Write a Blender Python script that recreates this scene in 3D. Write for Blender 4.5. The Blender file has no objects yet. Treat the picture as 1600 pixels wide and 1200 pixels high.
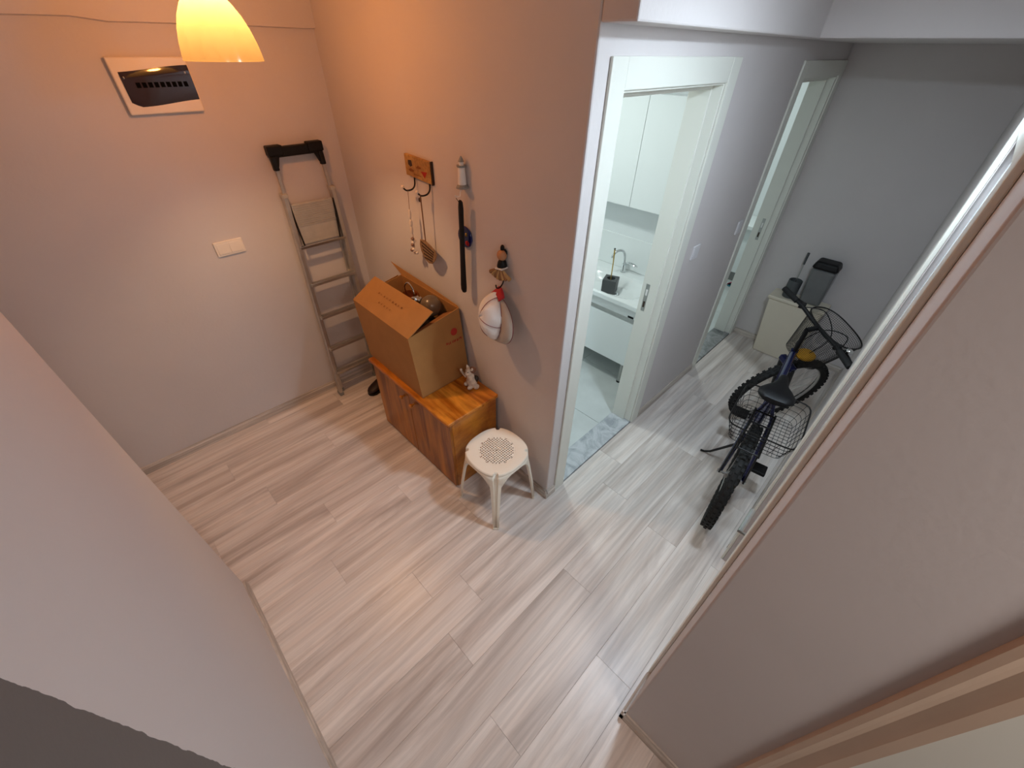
import bpy, bmesh, math, random
from mathutils import Vector, Matrix, Quaternion
random.seed(7)
PI = math.pi
S = bpy.context.scene
COL = S.collection

# ------------------------------------------------------------------ camera
CAM = Vector((-1.2414, -0.9026, 2.2))
yaw, pitch, roll = math.radians(44.63), math.radians(39.653), math.radians(1.1676)
F = Vector((math.cos(pitch)*math.cos(yaw), math.cos(pitch)*math.sin(yaw), -math.sin(pitch)))
R0 = F.cross(Vector((0, 0, 1))).normalized(); U0 = R0.cross(F)
R1 = R0*math.cos(roll)+U0*math.sin(roll); U1 = -R0*math.sin(roll)+U0*math.cos(roll)
cd = bpy.data.cameras.new('camera'); cam = bpy.data.objects.new('camera', cd); COL.objects.link(cam)
cam.matrix_world = Matrix(((R1.x, U1.x, -F.x, CAM.x), (R1.y, U1.y, -F.y, CAM.y), (R1.z, U1.z, -F.z, CAM.z), (0, 0, 0, 1)))
cd.sensor_fit = 'HORIZONTAL'; cd.sensor_width = 36; cd.lens = 634.34/1600*36; cd.clip_start = 0.02
S.camera = cam

# ------------------------------------------------------------------ world, lights, exposure
W = bpy.data.worlds.new('world'); S.world = W; W.use_nodes = True
W.node_tree.nodes['Background'].inputs[0].default_value = (1.0, 0.86, 0.78, 1)
W.node_tree.nodes['Background'].inputs[1].default_value = 0.14
S.view_settings.view_transform = 'Standard'; S.view_settings.look = 'None'
S.view_settings.exposure = 0.0; S.view_settings.gamma = 1.0
S.view_settings.use_curve_mapping = False

def lamp(name, loc, power, color, radius):
    l = bpy.data.lights.new(name, 'POINT'); l.energy = power; l.color = color; l.shadow_soft_size = radius
    o = bpy.data.objects.new(name, l); o.location = loc; COL.objects.link(o); return o
PEND = Vector((-0.65, 1.2, 2.145))                  # centre of the pendant's rim
lamp('pendant_bulb_light', PEND+Vector((0, 0, 0.145)), 35, (1.0, 0.54, 0.25), 0.03)
def disc_lamp(name, loc, power, color, size):
    l = bpy.data.lights.new(name, 'AREA'); l.shape = 'DISK'; l.size = size; l.energy = power; l.color = color
    o = bpy.data.objects.new(name, l); o.location = loc; COL.objects.link(o); return o      # shines straight down
disc_lamp('hall_ceiling_light', (0.30, -0.82, 2.46), 20.0, (0.70, 0.86, 1.0), 0.20)
disc_lamp('bathroom_light', (0.75, 1.0, 2.365), 12.5, (0.90, 1.0, 0.98), 0.20)
disc_lamp('far_room_light', (3.3, 0.95, 2.365), 11.0, (0.90, 1.0, 0.98), 0.20)
disc_lamp('rear_fill_light', (-1.12, -2.05, 2.60), 16.0, (1.0, 0.90, 0.84), 0.5)  # added fill from behind the camera, lifts the broad grey wall

# ------------------------------------------------------------------ materials
def nodes_of(name):
    m = bpy.data.materials.new(name); m.use_nodes = True
    nt = m.node_tree; b = nt.nodes['Principled BSDF']; return m, nt, b
def N(nt, t, **kw):
    n = nt.nodes.new(t)
    for k, v in kw.items():
        if k in n.inputs.keys() if hasattr(n.inputs, 'keys') else False: n.inputs[k].default_value = v
        else: setattr(n, k, v)
    return n
def c3(h):
    if isinstance(h, str):
        v = [int(h[i:i+2], 16)/255 for i in (0, 2, 4)]
        return tuple(x/12.92 if x <= .04045 else ((x+.055)/1.055)**2.4 for x in v)
    return h
def plain(name, col, rough=.5, metal=0., var=.06, scale=9., bump=0., bscale=80., coord='Object', alpha=1., trans=0., spec=None, coat=0.):
    """a paint / plastic / metal with slight procedural tone variation and fine relief"""
    m, nt, b = nodes_of(name); c = c3(col)
    tc = nt.nodes.new('ShaderNodeTexCoord')
    nz = nt.nodes.new('ShaderNodeTexNoise'); nz.inputs['Scale'].default_value = scale; nz.inputs['Detail'].default_value = 4
    nt.links.new(tc.outputs[coord], nz.inputs['Vector'])
    rp = nt.nodes.new('ShaderNodeValToRGB')
    rp.color_ramp.elements[0].position = .3; rp.color_ramp.elements[1].position = .7
    rp.color_ramp.elements[0].color = (*[x*(1-var) for x in c], 1)
    rp.color_ramp.elements[1].color = (*[min(1, x*(1+var)) for x in c], 1)
    nt.links.new(nz.outputs[0], rp.inputs[0]); nt.links.new(rp.outputs[0], b.inputs['Base Color'])
    b.inputs['Roughness'].default_value = rough; b.inputs['Metallic'].default_value = metal
    if spec is not None: b.inputs['Specular IOR Level'].default_value = spec
    if coat: b.inputs['Coat Weight'].default_value = coat
    if trans: b.inputs['Transmission Weight'].default_value = trans
    if alpha < 1: b.inputs['Alpha'].default_value = alpha
    if bump:
        n2 = nt.nodes.new('ShaderNodeTexNoise'); n2.inputs['Scale'].default_value = bscale; n2.inputs['Detail'].default_value = 3
        nt.links.new(tc.outputs[coord], n2.inputs['Vector'])
        bp = nt.nodes.new('ShaderNodeBump'); bp.inputs['Strength'].default_value = bump; bp.inputs['Distance'].default_value = .004
        nt.links.new(n2.outputs[0], bp.inputs['Height']); nt.links.new(bp.outputs[0], b.inputs['Normal'])
    return m

def wood(name, light, dark, stretch=(1.3, 16, 16), rough=.45, contrast=(.34, .62), wave=0., seedmix=True, bump=.08, lines=1., axis_random=7.):
    """streaky wood, grain along local x; every object shifts the pattern by its own random number"""
    m, nt, b = nodes_of(name)
    tc = nt.nodes.new('ShaderNodeTexCoord'); oi = nt.nodes.new('ShaderNodeObjectInfo')
    mul = nt.nodes.new('ShaderNodeVectorMath'); mul.operation = 'SCALE'
    cb = nt.nodes.new('ShaderNodeCombineXYZ')
    for i, k in enumerate((37., 53., 11.)):
        mm = nt.nodes.new('ShaderNodeMath'); mm.operation = 'MULTIPLY'; mm.inputs[1].default_value = k if seedmix else 0
        nt.links.new(oi.outputs['Random'], mm.inputs[0]); nt.links.new(mm.outputs[0], cb.inputs[i])
    add = nt.nodes.new('ShaderNodeVectorMath'); add.operation = 'ADD'
    nt.links.new(tc.outputs['Object'], add.inputs[0]); nt.links.new(cb.outputs[0], add.inputs[1])
    mp = nt.nodes.new('ShaderNodeMapping'); mp.inputs['Scale'].default_value = stretch
    nt.links.new(add.outputs[0], mp.inputs['Vector'])
    n1 = nt.nodes.new('ShaderNodeTexNoise'); n1.inputs['Scale'].default_value = 1.; n1.inputs['Detail'].default_value = 5; n1.inputs['Roughness'].default_value = .62; n1.inputs['Distortion'].default_value = .9
    nt.links.new(mp.outputs[0], n1.inputs['Vector'])
    r1 = nt.nodes.new('ShaderNodeValToRGB'); e = r1.color_ramp.elements
    e[0].position, e[1].position = contrast; e[0].color = (*c3(dark), 1); e[1].color = (*c3(light), 1)
    nt.links.new(n1.outputs[0], r1.inputs[0])
    mp2 = nt.nodes.new('ShaderNodeMapping'); mp2.inputs['Scale'].default_value = (stretch[0]*2.2, stretch[1]*9, stretch[2]*9)
    nt.links.new(add.outputs[0], mp2.inputs['Vector'])
    n2 = nt.nodes.new('ShaderNodeTexNoise'); n2.inputs['Scale'].default_value = 1.; n2.inputs['Detail'].default_value = 3
    nt.links.new(mp2.outputs[0], n2.inputs['Vector'])
    r2 = nt.nodes.new('ShaderNodeValToRGB'); e = r2.color_ramp.elements
    e[0].position, e[1].position = .38, .6; lo = 1-.22*lines; e[0].color = (lo, lo, lo, 1); e[1].color = (1.04, 1.04, 1.04, 1)
    nt.links.new(n2.outputs[0], r2.inputs[0])
    mx = nt.nodes.new('ShaderNodeMix'); mx.data_type = 'RGBA'; mx.blend_type = 'MULTIPLY'; mx.inputs[0].default_value = 1
    nt.links.new(r1.outputs[0], mx.inputs[6]); nt.links.new(r2.outputs[0], mx.inputs[7])
    out = mx.outputs[2]
    if wave:                                         # arched growth rings
        wv = nt.nodes.new('ShaderNodeTexWave'); wv.wave_type = 'RINGS'; wv.rings_direction = 'Z'
        wv.inputs['Scale'].default_value = .55; wv.inputs['Distortion'].default_value = 5; wv.inputs['Detail'].default_value = 3; wv.inputs['Detail Scale'].default_value = 1.2
        mp3 = nt.nodes.new('ShaderNodeMapping'); mp3.inputs['Scale'].default_value = (stretch[0]*1.1, stretch[1]*.9, 1)
        nt.links.new(add.outputs[0], mp3.inputs['Vector']); nt.links.new(mp3.outputs[0], wv.inputs['Vector'])
        r3 = nt.nodes.new('ShaderNodeValToRGB'); e = r3.color_ramp.elements
        e[0].position, e[1].position = .0, .55; q = 1-wave; e[0].color = (q, q*.97, q*.95, 1); e[1].color = (1, 1, 1, 1)
        nt.links.new(wv.outputs[1], r3.inputs[0])
        m2 = nt.nodes.new('ShaderNodeMix'); m2.data_type = 'RGBA'; m2.blend_type = 'MULTIPLY'; m2.inputs[0].default_value = 1
        nt.links.new(out, m2.inputs[6]); nt.links.new(r3.outputs[0], m2.inputs[7]); out = m2.outputs[2]
    hs = nt.nodes.new('ShaderNodeHueSaturation'); nt.links.new(out, hs.inputs['Color'])
    mr = nt.nodes.new('ShaderNodeMapRange'); mr.inputs[3].default_value = .965 if seedmix else 1; mr.inputs[4].default_value = 1.03 if seedmix else 1
    nt.links.new(oi.outputs['Random'], mr.inputs[0]); nt.links.new(mr.outputs[0], hs.inputs['Value'])
    nt.links.new(hs.outputs[0], b.inputs['Base Color'])
    b.inputs['Roughness'].default_value = rough
    bp = nt.nodes.new('ShaderNodeBump'); bp.inputs['Strength'].default_value = bump; bp.inputs['Distance'].default_value = .002
    nt.links.new(n2.outputs[0], bp.inputs['Height']); nt.links.new(bp.outputs[0], b.inputs['Normal'])
    return m

def marble(name, light, dark):
    m, nt, b = nodes_of(name)
    tc = nt.nodes.new('ShaderNodeTexCoord')
    n1 = nt.nodes.new('ShaderNodeTexNoise'); n1.inputs['Scale'].default_value = 6; n1.inputs['Detail'].default_value = 8; n1.inputs['Roughness'].default_value = .65; n1.inputs['Distortion'].default_value = 2.5
    nt.links.new(tc.outputs['Object'], n1.inputs['Vector'])
    r = nt.nodes.new('ShaderNodeValToRGB'); e = r.color_ramp.elements
    e[0].position, e[1].position = .36, .58; e[0].color = (*c3(dark), 1); e[1].color = (*c3(light), 1)
    nt.links.new(n1.outputs[0], r.inputs[0]); nt.links.new(r.outputs[0], b.inputs['Base Color']); b.inputs['Roughness'].default_value = .18
    return m

def two_tone(name, ca, cb_, y0):
    """light paint beyond y0, dark paint on the near side, with a hand-brushed edge"""
    m, nt, b = nodes_of(name)
    tc = nt.nodes.new('ShaderNodeTexCoord'); sp = nt.nodes.new('ShaderNodeSeparateXYZ'); nt.links.new(tc.outputs['Object'], sp.inputs[0])
    nz = nt.nodes.new('ShaderNodeTexNoise'); nz.inputs['Scale'].default_value = 26; nz.inputs['Detail'].default_value = 5; nt.links.new(tc.outputs['Object'], nz.inputs['Vector'])
    ma = nt.nodes.new('ShaderNodeMath'); ma.operation = 'MULTIPLY_ADD'; ma.inputs[1].default_value = .016
    nt.links.new(nz.outputs[0], ma.inputs[0]); nt.links.new(sp.outputs[1], ma.inputs[2])
    gt = nt.nodes.new('ShaderNodeMath'); gt.operation = 'GREATER_THAN'; gt.inputs[1].default_value = y0+.008; nt.links.new(ma.outputs[0], gt.inputs[0])
    mx = nt.nodes.new('ShaderNodeMix'); mx.data_type = 'RGBA'; mx.inputs[6].default_value = (*c3(cb_), 1); mx.inputs[7].default_value = (*c3(ca), 1)
    nt.links.new(gt.outputs[0], mx.inputs[0]); nt.links.new(mx.outputs[2], b.inputs['Base Color']); b.inputs['Roughness'].default_value = .7
    n2 = nt.nodes.new('ShaderNodeTexNoise'); n2.inputs['Scale'].default_value = 90; nt.links.new(tc.outputs['Object'], n2.inputs['Vector'])
    bp = nt.nodes.new('ShaderNodeBump'); bp.inputs['Strength'].default_value = .12; bp.inputs['Distance'].default_value = .004
    nt.links.new(n2.outputs[0], bp.inputs['Height']); nt.links.new(bp.outputs[0], b.inputs['Normal'])
    return m

WALLC = 'd4cdcb'
M = {}
M['wall'] = plain('wall_paint', WALLC, .7, var=.02, scale=3, bump=.14, bscale=70)
M['wall_two'] = two_tone('wall_two_tone_paint', WALLC, '6c6764', -.425)
M['ceil'] = plain('ceiling_paint', 'd8d6d4', .8, var=.02, scale=3)
M['bathwall'] = plain('glossy_white_wall', 'e9eeee', .25, var=.01, scale=2)
M['subfloor'] = plain('subfloor', '4a443f', .9)
M['plank'] = wood('laminate_planks', 'ebe2db', 'ad9f97', (.75, 7.5, 7.5), .34, (.22, .60), wave=.06, bump=.04, lines=.45)
M['skirt'] = wood('laminate_skirting', 'd6cabf', 'b0a397', (1.0, 11, 11), .45, (.30, .6), bump=.05)
M['skirt_y'] = wood('laminate_skirting_cross', 'd6cabf', 'b0a397', (11, 1.0, 11), .45, (.30, .6), bump=.05)
M['tile'] = plain('grey_stone_tile', 'c6cbc9', .3, var=.10, scale=4)
M['grout'] = plain('grout', '8b8f8d', .9)
M['marble'] = marble('threshold_marble', 'c2c6c9', '9ba0a5')
M['marble2'] = marble('dark_threshold_marble', '9b9c9b', '737575')
M['joinery'] = plain('cream_white_joinery', 'e6e6dc', .35, var=.012, scale=4)
M['joinery2'] = plain('white_lacquer', 'eef3f2', .18, var=.008, scale=3)
M['metal'] = plain('brushed_steel', 'b9b9b6', .28, 1., var=.05, scale=30)
M['chrome'] = plain('chrome', 'dfe2e3', .07, 1., var=.02)
M['alu'] = plain('ladder_aluminium', 'c2beb8', .33, .8, var=.08, scale=25)
M['alu2'] = plain('ribbed_platform_metal', 'c9c5bd', .38, .5, var=.06, scale=25)
M['black'] = plain('black_plastic', '0b0a0c', .5, spec=.3, var=.15, scale=20)
M['rubber'] = plain('tyre_rubber', '0d0c0b', .75, var=.2, scale=30)
M['blue'] = plain('metallic_blue_frame', '1c2250', .22, .5, var=.1, scale=20, coat=.6)
M['dsteel'] = plain('dark_wire', '1d1b1a', .4, .5, var=.1)
M['pine'] = wood('orange_pine', 'c47c28', '9a5012', (7, 1.0, 7), .3, (.30, .62), bump=.05, lines=.5, wave=0.)
M['pine_top'] = wood('orange_pine_top', 'd98a2c', '964a0a', (14, 1.2, 14), .26, (.32, .62), bump=.05, lines=.9)
M['pine_door'] = wood('orange_pine_door', 'c07a28', '74340a', (6, 6, .9), .3, (.40, .62), bump=.05, lines=.5)
M['card'] = plain('cardboard', 'a4743f', .8, var=.05, scale=12, bump=.05, bscale=40)
M['card2'] = plain('cardboard_inside', '8f5f33', .85, var=.05, scale=12)
M['print_red'] = plain('red_print', 'a8281c', .8, var=.1, scale=60)
M['print_brown'] = plain('brown_print', '7d4a20', .8, var=.1, scale=60)
M['stool'] = plain('cream_plastic', 'efe6d6', .38, var=.012, scale=6)
M['switch2'] = plain('grey_switch_plastic', 'dad7d9', .4, var=.01)
M['switch'] = plain('ivory_switch_plastic', 'eee4d8', .35, var=.01)
M['panelw'] = plain('white_box_plastic', 'ece2d4', .3, var=.01)
M['smoke'] = plain('smoked_cover', '33262a', .06, var=.05, scale=10)
M['breaker'] = plain('breaker_black', '0a0808', .9, spec=.05)
M['bookwood'] = wood('small_sign_wood', 'c69a52', '9a6a2c', (2, 8, 8), .5, (.3, .65), bump=.05)
M['edge'] = plain('dark_edge', '35200f', .6)
M['bead'] = plain('pale_shell', 'e2cfbd', .4, var=.1, scale=60)
M['brownrope'] = plain('brown_cord', '80583a', .8)
M['white'] = plain('white_paint', 'eceae6', .5)
M['grey'] = plain('grey_paint', '8d8f8c', .5)
M['dgrey'] = plain('charcoal_ceramic', '4a4d4e', .5, var=.06)
M['red'] = plain('red_fabric', 'b5232b', .75, var=.06)
M['capw'] = plain('white_cap_fabric', 'ece8e6', .7, var=.06, scale=14, bump=.35, bscale=22)
M['capg'] = plain('beige_cap_lining', 'b9aa9c', .8, var=.06, scale=14)
M['maroon'] = plain('maroon_piping', '7a2a33', .7)
M['skin'] = plain('painted_wood_face', 'c48d64', .5)
M['straw'] = plain('straw_skirt', 'b09668', .75, var=.15, scale=40)
M['straw2'] = plain('woven_brown_fibre', '8a6a4c', .8, var=.2, scale=60)
M['evil'] = plain('blue_glass', '1b2160', .12, var=.15, scale=30)
M['gold'] = plain('brass_stick', 'bfa35a', .35, .6)
M['binw'] = plain('cream_bin_plastic', 'e4dac6', .45, var=.02, scale=6)
M['smoke2'] = plain('smoky_clear_plastic', '6c6e6e', .15, var=.08, scale=10)
M['yellow'] = plain('yellow_cloth', 'c98f12', .7, var=.1, scale=30)
M['fig'] = plain('kitten_glaze', 'd9cfc0', .3, var=.28, scale=45)
M['figb'] = plain('brown_glaze', '7d5a48', .35, var=.2, scale=45)
M['figd'] = plain('dark_glaze', '2e2622', .35)
M['bottle'] = plain('clear_bottle_plastic', 'cfe2ee', .12, var=.04, trans=.55)
M['blabel'] = plain('blue_label', '3f7fb5', .4, var=.2, scale=60)
M['shoe'] = plain('dark_shoe_leather', '2a1713', .5, var=.2, scale=25)
M['dark_fill'] = plain('box_shade_dark', '0c0a0a', .55, var=.2, scale=30, bump=.4, bscale=18)  # near-black: shade of the box interior put into the colour
M['globe'] = plain('frosted_globe_glass', '6e5e4c', .25, var=.08)
M['amber'] = plain('amber_glass', '8a4a26', .1, var=.1)
M['pattern'] = plain('striped_slipper', 'a8415a', .7)
M['teal'] = plain('teal_fabric', '3f8795', .7)
def shade_mat():
    m, nt, b = nodes_of('amber_opal_glass'); nt.nodes.remove(b)
    tr = nt.nodes.new('ShaderNodeBsdfTranslucent'); tr.inputs[0].default_value = (.95, .62, .26, 1)
    tp = nt.nodes.new('ShaderNodeBsdfTransparent'); tp.inputs[0].default_value = (1.0, .62, .30, 1)
    gl = nt.nodes.new('ShaderNodeBsdfGlossy'); gl.inputs[1].default_value = .15
    nz = nt.nodes.new('ShaderNodeTexNoise'); nz.inputs['Scale'].default_value = 9
    rp = nt.nodes.new('ShaderNodeValToRGB'); rp.color_ramp.elements[0].color = (.082, .064, .030, 1); rp.color_ramp.elements[1].color = (.100, .078, .038, 1)
    nt.links.new(nz.outputs[0], rp.inputs[0]); nt.links.new(rp.outputs[0], tr.inputs[0])
    m1 = nt.nodes.new('ShaderNodeMixShader'); m1.inputs[0].default_value = .32
    nt.links.new(tr.outputs[0], m1.inputs[1]); nt.links.new(tp.outputs[0], m1.inputs[2])
    m2 = nt.nodes.new('ShaderNodeMixShader'); m2.inputs[0].default_value = .04
    nt.links.new(m1.outputs[0], m2.inputs[1]); nt.links.new(gl.outputs[0], m2.inputs[2])
    nt.links.new(m2.outputs[0], nt.nodes['Material Output'].inputs[0]); return m
M['shade'] = shade_mat()
def emis(name, col, s):
    m, nt, b = nodes_of(name); b.inputs['Base Color'].default_value = (*c3(col), 1)
    b.inputs['Emission Color'].default_value = (*c3(col), 1); b.inputs['Emission Strength'].default_value = s; return m
M['glow'] = emis('lit_lamp_diffuser', 'ffffff', 3.)
M['bulb'] = emis('lit_bulb', 'ffd9a0', 12.)

# ------------------------------------------------------------------ mesh helpers
V3 = Vector
class MB:
    def __init__(self): self.v = []; self.f = []
    def add(self, vs, fs):
        n = len(self.v); self.v += [tuple(p) for p in vs]; self.f += [tuple(i+n for i in f) for f in fs]; return self
    def box(self, a, b):
        (x0, y0, z0), (x1, y1, z1) = a, b
        return self.add([(x0, y0, z0), (x1, y0, z0), (x1, y1, z0), (x0, y1, z0), (x0, y0, z1), (x1, y0, z1), (x1, y1, z1), (x0, y1, z1)],
                        [(0, 3, 2, 1), (4, 5, 6, 7), (0, 1, 5, 4), (1, 2, 6, 5), (2, 3, 7, 6), (3, 0, 4, 7)])
    def hexa(self, p):           # 8 corner points: bottom ring, top ring
        return self.add(p, [(0, 3, 2, 1), (4, 5, 6, 7), (0, 1, 5, 4), (1, 2, 6, 5), (2, 3, 7, 6), (3, 0, 4, 7)])
    def bar(self, a, b, w, h, up=(0, 0, 1)):   # rectangular bar from a to b
        a, b = V3(a), V3(b); d = (b-a).normalized(); s = d.cross(V3(up))
        if s.length < 1e-4: s = d.cross(V3((1, 0, 0)))
        s.normalize(); u = s.cross(d); s *= w/2; u *= h/2
        return self.hexa([a-s-u, a+s-u, a+s+u, a-s+u, b-s-u, b+s-u, b+s+u, b-s+u])
    def prism(self, poly, z0, z1):
        n = len(poly)
        return self.add([(x, y, z0) for x, y in poly]+[(x, y, z1) for x, y in poly],
                        [tuple(range(n))[::-1], tuple(range(n, 2*n))]+[(i, (i+1) % n, n+(i+1) % n, n+i) for i in range(n)])
    def slab(self, pts, nrm, t):   # polygon pts (3D) given a thickness along nrm
        n = len(pts); o = V3(nrm)*t; pts = [V3(p) for p in pts]
        return self.add(pts+[p+o for p in pts], [tuple(range(n))[::-1], tuple(range(n, 2*n))]+[(i, (i+1) % n, n+(i+1) % n, n+i) for i in range(n)])
    def tube(self, path, r, seg=8, closed=False, caps=True):
        P = [V3(p) for p in path]; n = len(P); rs = r if isinstance(r, (list, tuple)) else [r]*n
        prev = None; rings = []
        for i in range(n):
            if closed: d = P[(i+1) % n]-P[i-1]
            else: d = P[min(i+1, n-1)]-P[max(i-1, 0)]
            d.normalize()
            if prev is None:
                u = d.orthogonal().normalized()
            else:
                u = prev-d*prev.dot(d)
                u = u.normalized() if u.length > 1e-6 else d.orthogonal().normalized()
            prev = u; w = d.cross(u)
            rings.append([P[i]+(u*math.cos(2*PI*k/seg)+w*math.sin(2*PI*k/seg))*rs[i] for k in range(seg)])
        vs = [p for g in rings for p in g]; fs = []
        m = n if closed else n-1
        for i in range(m):
            j = (i+1) % n
            for k in range(seg):
                k2 = (k+1) % seg; fs.append((i*seg+k, i*seg+k2, j*seg+k2, j*seg+k))
        if caps and not closed: fs += [tuple(range(seg))[::-1], tuple((n-1)*seg+k for k in range(seg))]
        return self.add(vs, fs)
    def lathe(self, prof, o=(0, 0, 0), seg=24, axis=(0, 0, 1), a0=0., a1=2*PI, caps=False):
        o = V3(o); ax = V3(axis).normalized(); u = ax.orthogonal().normalized(); w = ax.cross(u)
        full = abs(a1-a0-2*PI) < 1e-6; k = seg if full else seg+1; vs = []; fs = []
        for r, z in prof:
            for i in range(k):
                a = a0+(a1-a0)*i/seg; vs.append(o+ax*z+(u*math.cos(a)+w*math.sin(a))*r)
        for j in range(len(prof)-1):
            for i in range(seg):
                i2 = (i+1) % k; fs.append((j*k+i, j*k+i2, (j+1)*k+i2, (j+1)*k+i))
        if caps:
            fs.append(tuple(range(k))[::-1]); fs.append(tuple((len(prof)-1)*k+i for i in range(k)))
        return self.add(vs, fs)
    def ball(self, c, r, seg=16, rings=9, mat=None):
        rx, ry, rz = r if isinstance(r, (tuple, list)) else (r, r, r); c = V3(c); vs = []; fs = []
        for j in range(rings+1):
            t = PI*j/rings
            for i in range(seg):
                a = 2*PI*i/seg; p = V3((rx*math.sin(t)*math.cos(a), ry*math.sin(t)*math.sin(a), -rz*math.cos(t)))
                vs.append(c+(mat@p if mat else p))
        for j in range(rings):
            for i in range(seg):
                i2 = (i+1) % seg; fs.append((j*seg+i, j*seg+i2, (j+1)*seg+i2, (j+1)*seg+i))
        return self.add(vs, fs)
    def build(self, name, mat, parent=None, smooth=False, bevel=0., bseg=2, world=True, solid=0.):
        """world=True: vertices are in world space and are moved into an unrotated parent's space"""
        me = bpy.data.meshes.new(name); off = V3((0, 0, 0))
        if parent is not None and world:
            q = parent
            while q is not None: off = off+V3(q.location); q = q.parent
        me.from_pydata([tuple(V3(p)-off) for p in self.v], [], self.f); me.update()
        bm = bmesh.new(); bm.from_mesh(me); bmesh.ops.remove_doubles(bm, verts=bm.verts, dist=1e-6)
        bmesh.ops.dissolve_degenerate(bm, edges=bm.edges, dist=1e-7)
        bmesh.ops.recalc_face_normals(bm, faces=bm.faces); bm.to_mesh(me); bm.free()
        me.materials.append(M[mat] if isinstance(mat, str) else mat)
        o = bpy.data.objects.new(name, me); COL.objects.link(o)
        if parent is not None: o.parent = parent
        if smooth:
            for p in me.polygons: p.use_smooth = True
            if hasattr(me, 'set_sharp_from_angle'): me.set_sharp_from_angle(angle=math.radians(40))
        if solid:
            s = o.modifiers.new('thickness', 'SOLIDIFY'); s.thickness = solid; s.offset = 0
        if bevel:
            b = o.modifiers.new('bevel', 'BEVEL'); b.width = bevel; b.segments = bseg; b.limit_method = 'ANGLE'; b.angle_limit = math.radians(35)
        return o
def tag(o, label=None, cat=None, group=None, kind=None):
    if label: o['label'] = label
    if cat: o['category'] = cat
    if group: o['group'] = group
    if kind: o['kind'] = kind
    return o
def thing(name, label, cat, loc, rz=0., group=None, kind=None):
    o = bpy.data.objects.new(name, None); COL.objects.link(o); o.empty_display_size = .05
    o.location = loc; o.rotation_euler = (0, 0, rz); return tag(o, label, cat, group, kind)
def struct(name, mb, mat, label, cat='wall', **kw): return tag(mb.build(name, mat, **kw), label, cat, kind='structure')
def bez(pts, n=8):               # smooth path through points (Catmull-Rom)
    P = [V3(p) for p in pts]; out = []
    for i in range(len(P)-1):
        a, b, c, d = P[max(i-1, 0)], P[i], P[i+1], P[min(i+2, len(P)-1)]
        for k in range(n):
            t = k/n; out.append(.5*((2*b)+(c-a)*t+(2*a-5*b+4*c-d)*t*t+(3*b-a-3*c+d)*t**3))
    out.append(P[-1]); return out

# ================================================================== THE ROOM
WB = lambda y: .015+.023*y          # face of the wall behind the cabinet (slightly out of square)
CZ = 2.72
struct('wall_left', MB().box((-3.0, 1.965, 0), (.25, 2.1, CZ)), 'wall', 'warm-lit pale wall that carries the fuse box and the ladder')
# uneven plaster band above the wall
mb = MB(); xs = [-3.0+i*.12 for i in range(27)]; random.seed(3)
low = [2.254+.012*max(0, (x+1.0))*.6+random.uniform(-.003, .003)+(.012 if x < -.95 else 0) for x in xs]
vs = []; fs = []
for x, z in zip(xs, low): vs += [(x, 1.966, z), (x, 1.936, z+.004), (x, 1.936, CZ), (x, 1.966, CZ)]
for i in range(len(xs)-1):
    a = 4*i; b = a+4; fs += [(a, a+1, b+1, b), (a+1, a+2, b+2, b+1), (a+2, a+3, b+3, b+2)]
mb.add(vs, fs)
struct('trim_1', mb, 'wall', 'uneven plaster band jutting out along the top of the fuse-box wall', 'trim')
struct('wall_back', MB().prism([(WB(.015)+.008, .015), (WB(.02)+.0023, .0173), (WB(.023), .023), (WB(1.965), 1.965), (.17, 1.965), (.17, .015)], 0, CZ), 'wall', 'pale wall with hanging ornaments behind the pine cabinet')
D1 = (.17, .985); D2 = (2.04, 2.80); DT = 2.10
wh = MB().box((D1[1], .015, 0), (D2[0], .165, CZ)).box((D2[1], .015, 0), (3.0, .165, CZ)).box((D1[0], .015, DT), (D1[1], .165, CZ)).box((D2[0], .015, DT), (D2[1], .165, CZ))
struct('wall_hall', wh, 'wall', 'grey-white corridor wall with the two open bathroom doorways')
struct('wall_end', MB().box((2.88, -1.1, 0), (3.0, .0149, CZ)), 'wall', 'dim grey wall closing the far end of the corridor')
D3 = (-.29, .42)
wr = MB().box((D3[1], -1.1, 0), (2.88, -.956, CZ)).box((D3[0], -1.1, 2.08), (D3[1], -.956, CZ))
struct('wall_right', wr, 'wall', 'corridor wall beside the bicycle, seen almost edge-on', bevel=.006, bseg=3)
ws = MB().prism([(-.573, -.956), (-.573, -1.335), (-.44, -1.335), (-.44, -1.1), (D3[0], -1.1), (D3[0], -.956)], 0, CZ)
ws.box((-.573, -2.4, 0), (-.44, -2.12, CZ)).box((-.573, -2.1199, 2.08), (-.44, -1.3351, CZ))
struct('wall_near_right', ws, 'wall', 'broad grey wall in the lower right corner', bevel=.006, bseg=3)
struct('wall_near_left', MB().box((-1.68, -2.4, 0), (-1.533, .735, CZ)), 'wall_two', 'pale wall end at lower left with a dark grey painted section', bevel=.012, bseg=3)
struct('wall_light_block', MB().box((-2.4, .6, 0), (-2.28, 1.9645, CZ)), 'wall', 'added unseen wall keeping stray light off the fuse-box wall')  # added out of view to cut world light from the left
struct('ceiling', MB().box((-3.0, -2.4, CZ), (3.0, 2.1, CZ+.06)), 'ceil', 'white ceiling over the hall and the corridor', 'ceiling')
struct('trim_2', MB().prism([(.0152, .0149), (.0152, -.105), (1.65, -.105), (1.65, -.9559), (2.8799, -.9559), (2.8799, .0149)], 2.258, CZ-.0005), 'wall',
       'dropped soffit above the doorway and the corridor end', 'soffit', bevel=.006, bseg=2)

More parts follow.
